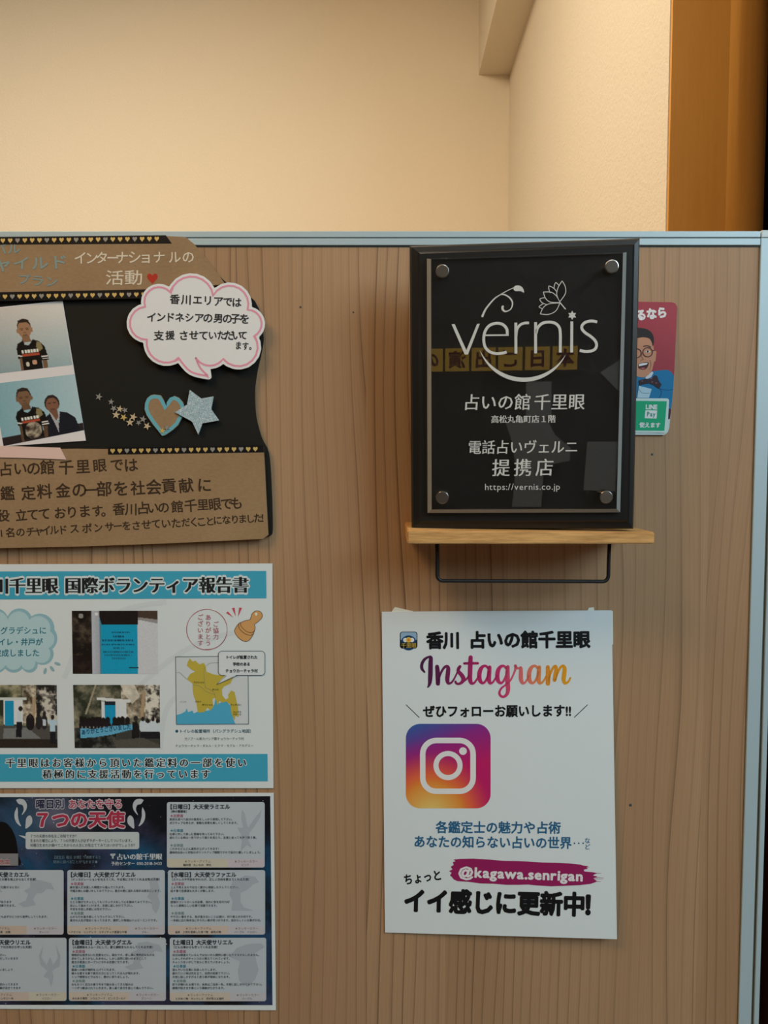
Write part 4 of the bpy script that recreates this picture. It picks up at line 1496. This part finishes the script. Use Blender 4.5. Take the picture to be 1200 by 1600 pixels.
# sprig with leaf and curl
ik.stroke([(753.3, 495.3, 3.4), (756.8, 487, 3.0), (761, 480, 2.7), (772, 467.2, 2.0), (781.2, 460.8, 1.6), (792.2, 454.4, 1.2), (802.6, 449.6, 1.0)], 2, WH, smooth=6)
ik.stroke([(781.2, 460.6, 1.6), (786, 460, 2.0), (791, 461.6, 2.2), (797, 466, 2.4), (800.8, 473, 2.2), (799, 481.5, 1.8), (794, 485.6, 1.6), (789, 486.4, 2.6), (785.6, 483.6, 3.4), (785.2, 479.8, 3.6), (787, 478, 2.4)], 2, WH, smooth=6)
ik.poly(catmull([(802.2, 449.8), (805.0, 446.6), (810, 446), (815, 448), (817.8, 452), (818.8, 457.2), (815, 455.4), (811, 454.8), (806, 455), (803, 453)] + [(802.2, 449.8)], 4)[:-1], WH)
# lotus
lw = 1.15
for q in ([(318, 430), (345, 480), (345, 540), (298, 608)], [(318, 430), (285, 485), (272, 545), (296, 606)], [(250, 493), (252, 470), (265, 445), (290, 468)],
          [(270, 520), (245, 492), (205, 475), (210, 520), (222, 533)], [(158, 525), (225, 527), (270, 560), (298, 610)], [(158, 525), (175, 575), (215, 610), (298, 616)],
          [(176, 574), (150, 576), (128, 588), (150, 618), (192, 633)], [(156, 626), (140, 635), (122, 652), (150, 668)], [(132, 712), (160, 655), (210, 625), (298, 618)], [(132, 712), (200, 716), (265, 685), (298, 620)], [(298, 612), (348, 672)]):
    ik.stroke([T2(*p_) for p_ in q], lw if len(q) > 2 else 1.6, WH, smooth=6)
ik.build('logo_print', plq)
ik = Ink(PF, 0.00015)
ik.text('占いの館', 723.5, 830, 628.6, 628.2, 27, WH, w=0.006, mincho=0.014, skew=0.06)
ik.text('千里眼', 834, 914.5, 628.2, 627.6, 27, WH, w=0.006, mincho=0.014, skew=0.06)
ik.text('高松丸亀町店１階', 767, 868.5, 655.2, 654.4, 13, WH, w=0.004, mincho=0.02)
ik.text('電話占いヴェルニ', 731, 904, 699, 698, 23, WH, w=0.004, mincho=0.014, skew=0.06)
ik.text('提携店', 766, 868, 731, 730.2, 29, WH, w=0.008, mincho=0.014, skew=0.06, wide=29)
ik.text('https://vernis.co.jp', 757, 876, 760.4, 759.8, 14, WH)
ik.build('white_lettering', plq)

# ================================================================== red payment card
RC = flat(0.0022)
pay = thing('payment_card', 'red shop card with a laughing man in glasses, half hidden behind the plaque', 'card', P(1010, 679, 0.0))
pts = [(930, 470), (1050, 472.3), (1055, 474), (1058, 479), (1057.6, 490), (1053.4, 583), (1049, 639), (1045.8, 668), (1043.6, 675), (1038.5, 679.6), (930, 679.2)]
slab('card_sheet', pts, RC, 0.0018, principled('card_red', A(132, 22, 36), rough=0.45), pay)
R6 = lambda x, y: (980 + x / 6.4, 450 + y / 6.4)
ik = Ink(RC)
ik.poly([(930, 636), (1049.2, 636), (1045.8, 668), (1043.6, 675), (1038.5, 679.6), (930, 679.2)], A(168, 182, 180), 0)
ik.build('label_base', pay)
ik = Ink(RC)
ik.text('るなら', 993.5, 1042.5, 493, 487.5, 18, A(206, 190, 192), w=0.06, z=1, wide=16.5)
ik.build('card_lettering', pay)
ik = Ink(RC)
SK = A(168, 118, 92)
ik.poly([R6(*q) for q in [(-40, 1180), (-40, 900), (110, 870), (240, 835), (310, 825), (400, 818), (440, 838), (468, 880), (462, 980), (452, 1100), (440, 1210), (420, 1210), (410, 1110), (-40, 1120)]], A(14, 98, 140), 1)
ik.poly([R6(*q) for q in [(408, 1200), (440, 1212), (428, 1310), (404, 1312)]], A(60, 24, 40), 2)
ik.stroke([R6(*q) for q in [(300, 1130), (340, 1060), (330, 1010), (280, 980)]], 1.2, A(8, 66, 104), 2, smooth=5)
ik.stroke([R6(*q) for q in [(330, 1010), (400, 1020), (460, 1015)]], 1.0, A(8, 70, 108), 2, smooth=5)
ik.poly([R6(*q) for q in [(180, 895), (250, 832), (262, 850), (240, 890), (190, 915)]], A(176, 178, 182), 2)
face = [(60, 470), (60, 860), (110, 888), (170, 894), (215, 868), (250, 820), (268, 740), (284, 726), (292, 640), (278, 618), (266, 622), (262, 540), (220, 490), (120, 470)]
ik.poly([R6(*q) for q in face], SK, 3)
ik.poly([R6(*q) for q in catmull([(60, 500), (60, 400), (120, 398), (190, 410), (240, 440), (264, 490), (266, 545), (256, 585), (246, 545), (220, 505), (160, 492), (110, 500)], 4)], A(34, 27, 27), 4)
ik.stroke([R6(*q) for q in [(160, 585), (200, 578), (238, 592)]], 1.8, A(60, 42, 36), 4, smooth=4)
ik.stroke([R6(205 + 48 * cos(a), 642 + 46 * sin(a)) for a in (2 * pi * i / 20 for i in range(20))], 1.5, A(74, 40, 40), 6, closed=True)
ik.stroke([R6(100 + 40 * cos(a), 652 + 44 * sin(a)) for a in (2 * pi * i / 20 for i in range(20))], 1.5, A(74, 40, 40), 6, closed=True)
ik.stroke([R6(252, 628), R6(280, 622)], 1.4, A(74, 40, 40), 6)
ik.ellipse(*R6(206, 636), 3.2, 1.7, A(206, 196, 190), 5, 14)
ik.ellipse(*R6(206, 635), 1.6, 1.6, A(34, 24, 22), 6, 12)
ik.stroke([R6(*q) for q in [(150, 640), (146, 690), (162, 712), (130, 722)]], 0.9, A(120, 78, 60), 5, smooth=4)
ik.poly([R6(*q) for q in catmull([(110, 762), (150, 748), (208, 742), (212, 770), (190, 806), (150, 816), (112, 800)], 4)], A(64, 26, 28), 5)
ik.poly([R6(*q) for q in [(114, 764), (150, 752), (204, 748), (196, 766), (118, 782)]], A(214, 206, 200), 6)
ik.poly([R6(*q) for q in [(124, 802), (160, 796), (184, 800), (160, 812)]], A(168, 92, 92), 6)
ik.stroke([R6(*q) for q in [(228, 720), (238, 770), (222, 820)]], 0.8, A(128, 84, 66), 5, smooth=4)
ik.poly([R6(*q) for q in [(115, 925), (180, 905), (235, 912), (275, 870), (300, 880), (318, 932), (345, 965), (320, 1010), (262, 970), (220, 955), (180, 960), (120, 975)]], A(40, 28, 36), 5)
for q in ((150, 930), (240, 905), (290, 950), (250, 940)):
    ik.ellipse(*R6(*q), 1.6, 1.0, A(120, 66, 64), 6, 8)
ik.poly([R6(*q) for q in [(118, 978), (245, 1010), (218, 1098), (100, 1098)]], A(150, 174, 186), 6)
ik.stroke([R6(*q) for q in [(116, 1010), (150, 1048), (225, 1052)]], 0.7, A(90, 116, 130), 7, smooth=4)
ik.build('laughing_man', pay)
ik = Ink(RC)
ik.poly([R6(*q) for q in [(60, 1102), (402, 1104), (417, 1114), (418, 1140), (408, 1320), (392, 1442), (376, 1448), (60, 1442)]], A(172, 188, 184), 7)
ik.poly([R6(*q) for q in [(60, 1128), (396, 1132), (372, 1428), (60, 1424)]], A(16, 140, 98), 8)
WG = A(206, 220, 212)
ik.text('LINE', *[R6(184, 0)[0], R6(303, 0)[0]], 635.4, 635.8, 9.6, WG, z=9, w=0.07, wide=9)
ik.poly([R6(*q) for q in [(182, 1222), (300, 1224), (294, 1305), (174, 1302)]], WG, 9)
ik.text('Pay', R6(194, 0)[0], R6(286, 0)[0], 646.6, 646.8, 10, A(22, 120, 92), z=10, w=0.025, wide=8.0)
ik.text('使えます', R6(122, 0)[0], R6(334, 0)[0], 663.8, 664.4, 8.6, WG, z=9, w=0.045)
ik.build('green_label', pay)

# ================================================================== white follow-us poster
def GS(x, y, off=0.0):
    u = min(1.0, max(0.0, (x - 597) / 362.0))
    v = min(1.0, max(0.0, (y - 955) / 508.0))
    return P(x, y, 0.0014 + 0.0085 * u * v + off)


fol = thing('follow_poster', 'white A4 poster with a purple-orange camera icon below the oak shelf', 'poster', P(780, 1462, 0.0))
bent_sheet('sheet', [(596.5, 956), (955.8, 953.6), (964, 1467.5), (601.5, 1457)], GS, 0.0004, M['paper'], fol)
for pts in ([(611, 957), (617, 948.5), (645, 955), (645, 962), (612, 962)], [(916, 958), (920, 949.5), (928, 949), (929, 958)], [(952, 954.5), (957.6, 955), (958.2, 1007), (953, 1007)]):
    slab('tape_piece', pts, flat(0.0007), 0.00025, M['tape_clear'], fol)
BK_ = A(12, 12, 16)
ik = Ink(GS)
ik.text('香川', 666.5, 718.5, 1000.8, 1000.2, 28, BK_, w=0.045, wide=27)
ik.text('占いの館千里眼', 732.5, 922.5, 1000.0, 999.0, 28, BK_, w=0.045, wide=27.5)
ik.build('black_heading', fol)
ik = Ink(GS)
ik.text('ぜひフォローお願いします!!', 661, 893, 1111.5, 1110.5, 20, BK_, w=0.035)
ik.stroke([(634.3, 1101), (655, 1121)], 1.1, BK_)
ik.stroke([(897.3, 1121), (918.3, 1101)], 1.1, BK_)
ik.build('follow_lettering', fol)
# little app badge
ik = Ink(GS)
ik.grid(lambda u, v: (624.8 + 27.2 * u, 987 + 26.2 * v), 1, 1, A(10, 14, 22), 0)
ik.v, ik.f, ik.c = [], [], []
ik.rrect(624.8, 987, 652.2, 1013.4, 4.2, A(8, 12, 20), 0)
ik.rrect(626.0, 988, 651.0, 1001.5, 3.4, A(120, 150, 172), 1)
ik.ellipse(638.5, 1004.5, 12.2, 11.6, A(14, 52, 92), 2, 30)
ik.poly([(626, 1004), (651, 1004), (651, 1009), (648, 1012.4), (629, 1012.4), (626, 1009)], A(14, 14, 18), 3)
ik.ellipse(633.4, 1000, 3.6, 3.4, A(204, 204, 204), 4, 16)
ik.ellipse(643.6, 1000, 3.6, 3.4, A(204, 204, 204), 4, 16)
ik.ellipse(638.5, 999.8, 4.0, 4.2, A(208, 168, 58), 5, 18)
ik.ellipse(638.5, 999.8, 2.0, 2.6, A(196, 112, 40), 6, 12)
ik.text('千里眼', 626.6, 650.6, 1008.6, 1008.4, 8.2, A(152, 130, 58), z=6, w=0.02)
ik.build('app_badge', fol)

# script lettering with a colour run
IG = lambda x, y: (640 + x / 4.4444, 1015 + y / 4.4444)
stops = [(75, (58, 20, 56)), (200, (78, 22, 66)), (330, (116, 26, 76)), (480, (152, 32, 86)), (640, (166, 40, 92)), (740, (184, 84, 96)), (870, (198, 108, 78)), (960, (206, 122, 34)), (1110, (208, 134, 18))]


def run_colour(px, py):
    x = (px - 640) * 4.4444
    for (xa, ca), (xb, cb) in zip(stops, stops[1:]):
        if x <= xb:
            t = min(1, max(0, (x - xa) / (xb - xa)))
            return A(*[p_ + (q - p_) * t for p_, q in zip(ca, cb)])
    return A(*stops[-1][1])


ik = Ink(GS)


def pen(pts):
    ik.stroke([(*IG(x, y), (w_ * 1.12 + 2.5) / 4.4444) for x, y, w_ in pts], 1, run_colour, 1, smooth=7, caps=True)


pen([(104, 156, 8), (86, 132, 16), (86, 100, 17), (104, 68, 15), (132, 52, 12), (147, 56, 20), (146, 90, 25), (145, 150, 26), (143, 205, 24), (138, 240, 17), (126, 262, 6)])
pen([(191, 118, 22), (195, 160, 26), (197, 205, 26), (197, 236, 24)])
pen([(200, 215, 10), (214, 170, 11), (236, 130, 13), (256, 116, 16), (268, 128, 22), (266, 165, 25), (262, 205, 24), (268, 231, 18), (286, 232, 11), (304, 212, 9), (320, 182, 8), (336, 148, 9), (352, 118, 12)])
pen([(350, 116, 14), (338, 132, 15), (340, 152, 20), (362, 178, 24), (374, 202, 24), (364, 226, 18), (342, 238, 13), (324, 234, 12), (319, 222, 11)])
pen([(372, 222, 10), (392, 208, 9), (412, 182, 8)])
pen([(424, 54, 24), (422, 100, 26), (420, 160, 26), (420, 205, 25), (428, 231, 20), (446, 233, 12), (462, 214, 9), (478, 186, 8)])
pen([(380, 96, 13), (430, 95, 15), (474, 95, 13)])


def bowl(dx):
    pen([(545 + dx, 130, 11), (530 + dx, 114, 13), (508 + dx, 118, 17), (491 + dx, 142, 23), (484 + dx, 180, 25), (490 + dx, 216, 22), (508 + dx, 233, 14), (526 + dx, 220, 11), (542 + dx, 186, 10), (552 + dx, 150, 10)])


bowl(0)
pen([(556, 122, 20), (553, 160, 24), (551, 205, 24), (558, 231, 18), (574, 230, 11), (590, 210, 9), (604, 182, 8)])
bowl(125)
pen([(682, 120, 20), (680, 170, 25), (681, 230, 26), (684, 275, 24), (676, 309, 18), (652, 328, 13), (630, 318, 13), (624, 296, 12), (638, 268, 10), (668, 244, 9), (700, 214, 9), (718, 180, 9), (732, 146, 11), (738, 118, 16)])
pen([(735, 112, 16), (744, 126, 13), (760, 130, 11), (772, 128, 18), (773, 165, 23), (774, 205, 23), (784, 231, 17), (800, 230, 11), (816, 208, 9), (830, 180, 8)])
bowl(345)
pen([(901, 122, 20), (898, 160, 24), (896, 205, 24), (903, 231, 18), (918, 230, 11), (934, 212, 9), (948, 186, 8)])
pen([(960, 120, 20), (962, 160, 25), (962, 205, 26), (961, 236, 24)])
pen([(965, 212, 10), (980, 162, 11), (998, 124, 13), (1014, 116, 16), (1018, 140, 21), (1012, 180, 23), (1007, 212, 20)])
pen([(1010, 212, 10), (1028, 162, 11), (1048, 124, 13), (1066, 114, 16), (1077, 132, 22), (1074, 170, 24), (1070, 206, 23), (1078, 231, 17), (1094, 230, 12), (1108, 214, 10), (1117, 196, 8)])
ik.build('script_lettering', fol)


# camera icon
def icon_colour(px, py):
    u, v = (px - 634) / 132.0, (py - 1131) / 132.0
    def mixc(a, b, t):
        t = min(1, max(0, t))
        return [p_ + (q - p_) * t for p_, q in zip(a, b)]
    c = mixc((34, 84, 140), (112, 36, 118), (v * 1.0 + u * 0.42) / 0.42)
    c = mixc(c, (162, 22, 84), (v + u * 0.25 - 0.22) / 0.45)
    d = math.hypot(u - 0.30, (v - 1.10) * 0.95)
    c = mixc((214, 170, 96), mixc((206, 112, 40), c, (d - 0.38) / 0.34), (d - 0.08) / 0.34)
    return A(*c)


ik = Ink(GS)
x0, y0, x1, y1, rr_ = 634.2, 1131, 766.6, 1263, 22.5


def icon_map(u, v):
    y = y0 + (y1 - y0) * v
    e = 0.0
    if y < y0 + rr_:
        e = rr_ - math.sqrt(max(0, rr_ ** 2 - (y0 + rr_ - y) ** 2))
    if y > y1 - rr_:
        e = rr_ - math.sqrt(max(0, rr_ ** 2 - (y - y1 + rr_) ** 2))
    return (x0 + e + (x1 - x0 - 2 * e) * u, y)


def ease(v):
    return v


ik.grid(lambda u, v: icon_map(u, 0.5 - 0.5 * cos(pi * v)), 30, 44, icon_colour, 0)
IW = A(198, 200, 198)
ik.stroke(rrect_pts(660.5, 1157, 739.2, 1236.4, 21, 8), 8.6, IW, 1, closed=True)
ik.stroke([(700 + 18.8 * cos(a), 1196.2 + 18.8 * sin(a)) for a in (2 * pi * i / 40 for i in range(40))], 8.0, IW, 1, closed=True)
ik.ellipse(723.4, 1173.6, 6.0, 6.0, IW, 1, 24)
ik.build('camera_icon', fol)
ik = Ink(GS)
BL_ = A(32, 82, 116)
ik.text('各鑑定士の魅力や占術', 680.5, 876.5, 1292.4, 1293.4, 20, BL_, w=0.025)
ik.text('あなたの知らない占いの世界', 646, 893.5, 1314.8, 1317.2, 20, BL_, w=0.025)
for q_ in (897.6, 904.4, 911.2):
    ik.ellipse(q_, 1317.6, 1.25, 1.25, BL_, 1, 10)
ik.vtext('など', 917.8, 1313.4, 1323.2, 9.6, BL_, 1, 0.01)
ik.build('blue_lettering', fol)
ik = Ink(GS)
T3 = lambda x, y: (690 + x / 4.4444, 1330 + y / 4.4444)
top = [(84, 58), (130, 53), (220, 51), (330, 58), (420, 66), (520, 68), (600, 72), (700, 78), (800, 80), (900, 86), (960, 92), (985, 100), (1020, 104), (1005, 116), (1018, 122), (988, 128), (990, 140), (1050, 146), (1080, 152), (1050, 168), (1082, 176), (1054, 190), (1080, 208), (1062, 218), (1030, 228), (960, 236), (860, 240), (760, 244), (660, 238), (600, 232), (540, 234), (450, 234), (360, 226), (270, 224), (180, 212), (110, 208), (84, 196), (72, 180), (58, 168), (70, 150), (52, 138), (76, 126), (62, 108), (84, 96), (78, 76), (96, 70)]
ik.poly([T3(*q) for q in top], A(126, 22, 76), 0)
for a, b, w_ in (((1040, 152), (1110, 153), 1.2), ((1050, 180), (1130, 186), 1.0), ((1046, 192), (1122, 194), 0.7), ((1050, 208), (1108, 211), 1.3), ((985, 122), (1024, 112), 1.0)):
    ik.stroke([(*T3(*a), w_), (*T3(*b), 0.3)], 1, A(126, 22, 76), 0)
ik.text('@kagawa.senrigan', 715.8, 911.5, 1361.6, 1368.6, 21.5, A(204, 190, 198), z=1, w=0.04)
ik.build('brush_banner', fol)
ik = Ink(GS)
ik.text('ちょっと', 630.5, 690.5, 1375.0, 1366.6, 18, BK_, w=0.03)
ik.text('イイ感じに更新中', 630.5, 915, 1407, 1413.5, 39, BK_, w=0.05, wide=36)
ik.text('！', 910, 946, 1413.6, 1414.4, 38, BK_, w=0.06)
ik.build('black_slogan', fol)

# ================================================================== things across the room, seen mirrored in the acrylic
def mirrored(px, py, y):
    r = ray(px, py)
    hit = on_plane(px, py, PBL + pn * 0.0115, pn)
    d = r - pn * (2 * r.dot(pn))
    return hit + d * ((y - hit.y) / d.y)


OPP = -2.66
c1, c2 = mirrored(883, 559, OPP), mirrored(840, 559, OPP)
pit = abs(c1.x - c2.x)
sgn = 1 if c1.x > c2.x else -1
hh = abs(mirrored(840, 541.5, OPP).z - mirrored(840, 578, OPP).z) / 2
sign = thing('hanging_sign', 'row of glowing yellow squares with red characters mirrored in the acrylic plaque', 'sign', (c1.x - sgn * pit * 2.5, OPP, c1.z - hh))
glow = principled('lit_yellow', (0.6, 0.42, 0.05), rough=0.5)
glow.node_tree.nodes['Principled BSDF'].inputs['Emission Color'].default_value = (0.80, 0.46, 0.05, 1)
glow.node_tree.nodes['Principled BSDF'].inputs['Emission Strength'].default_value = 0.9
redm = principled('sign_red', (0.30, 0.03, 0.02), rough=0.6)
boxes('backing_strip', [(min(c1.x, c1.x - sgn * pit * 5) - pit * 0.6, max(c1.x, c1.x - sgn * pit * 5) + pit * 0.6, OPP - 0.03, OPP - 0.012, c1.z - hh * 1.25, c1.z + hh * 1.25)], M['dark_wall'], sign)
for i, ch in enumerate('本日ご出演の'):
    cx = c1.x - sgn * pit * i
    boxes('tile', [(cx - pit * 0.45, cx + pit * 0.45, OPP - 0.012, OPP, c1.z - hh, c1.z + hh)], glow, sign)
    v, f, adv = glyph(ch, 0.03)
    # read by someone facing the sign from the partition: characters run towards -x
    from_pydata('character', [(cx - (x - 0.5) * hh * 1.6, OPP + 0.001, c1.z + (y - 0.375) * hh * 1.6) for x, y in v], f, redm, sign)

for nm, quad, lb in (('pale_notice', [(822, 596), (862, 596), (862, 652), (822, 652)], 'pale notice mirrored in the plaque just below the logo smile'),
                     ('grey_arrow', [(938, 582), (978, 556), (978, 622)], 'grey pointed panel mirrored at the right of the plaque'),
                     ('wide_notice', [(790, 660), (850, 646), (868, 680), (892, 700), (890, 720), (850, 728), (846, 792), (800, 792), (806, 730), (800, 690)], 'large crooked pale paper mirrored behind the white plaque lettering'),
                     ('grey_leaflet', [(918, 690), (966, 690), (962, 768), (912, 766)], 'grey leaflet mirrored at the lower right of the plaque')):
    q = [mirrored(x, y, OPP) for x, y in quad]
    v = q + [p_ - Vector((0, 0.004, 0)) for p_ in q]
    k = len(q)
    f = [tuple(range(k)), tuple(range(2 * k - 1, k - 1, -1))] + [(i, i + k, (i + 1) % k + k, (i + 1) % k) for i in range(k)]
    o = from_pydata(nm, v, f, M['white_cloth'])
    tag(o, lb, 'paper')
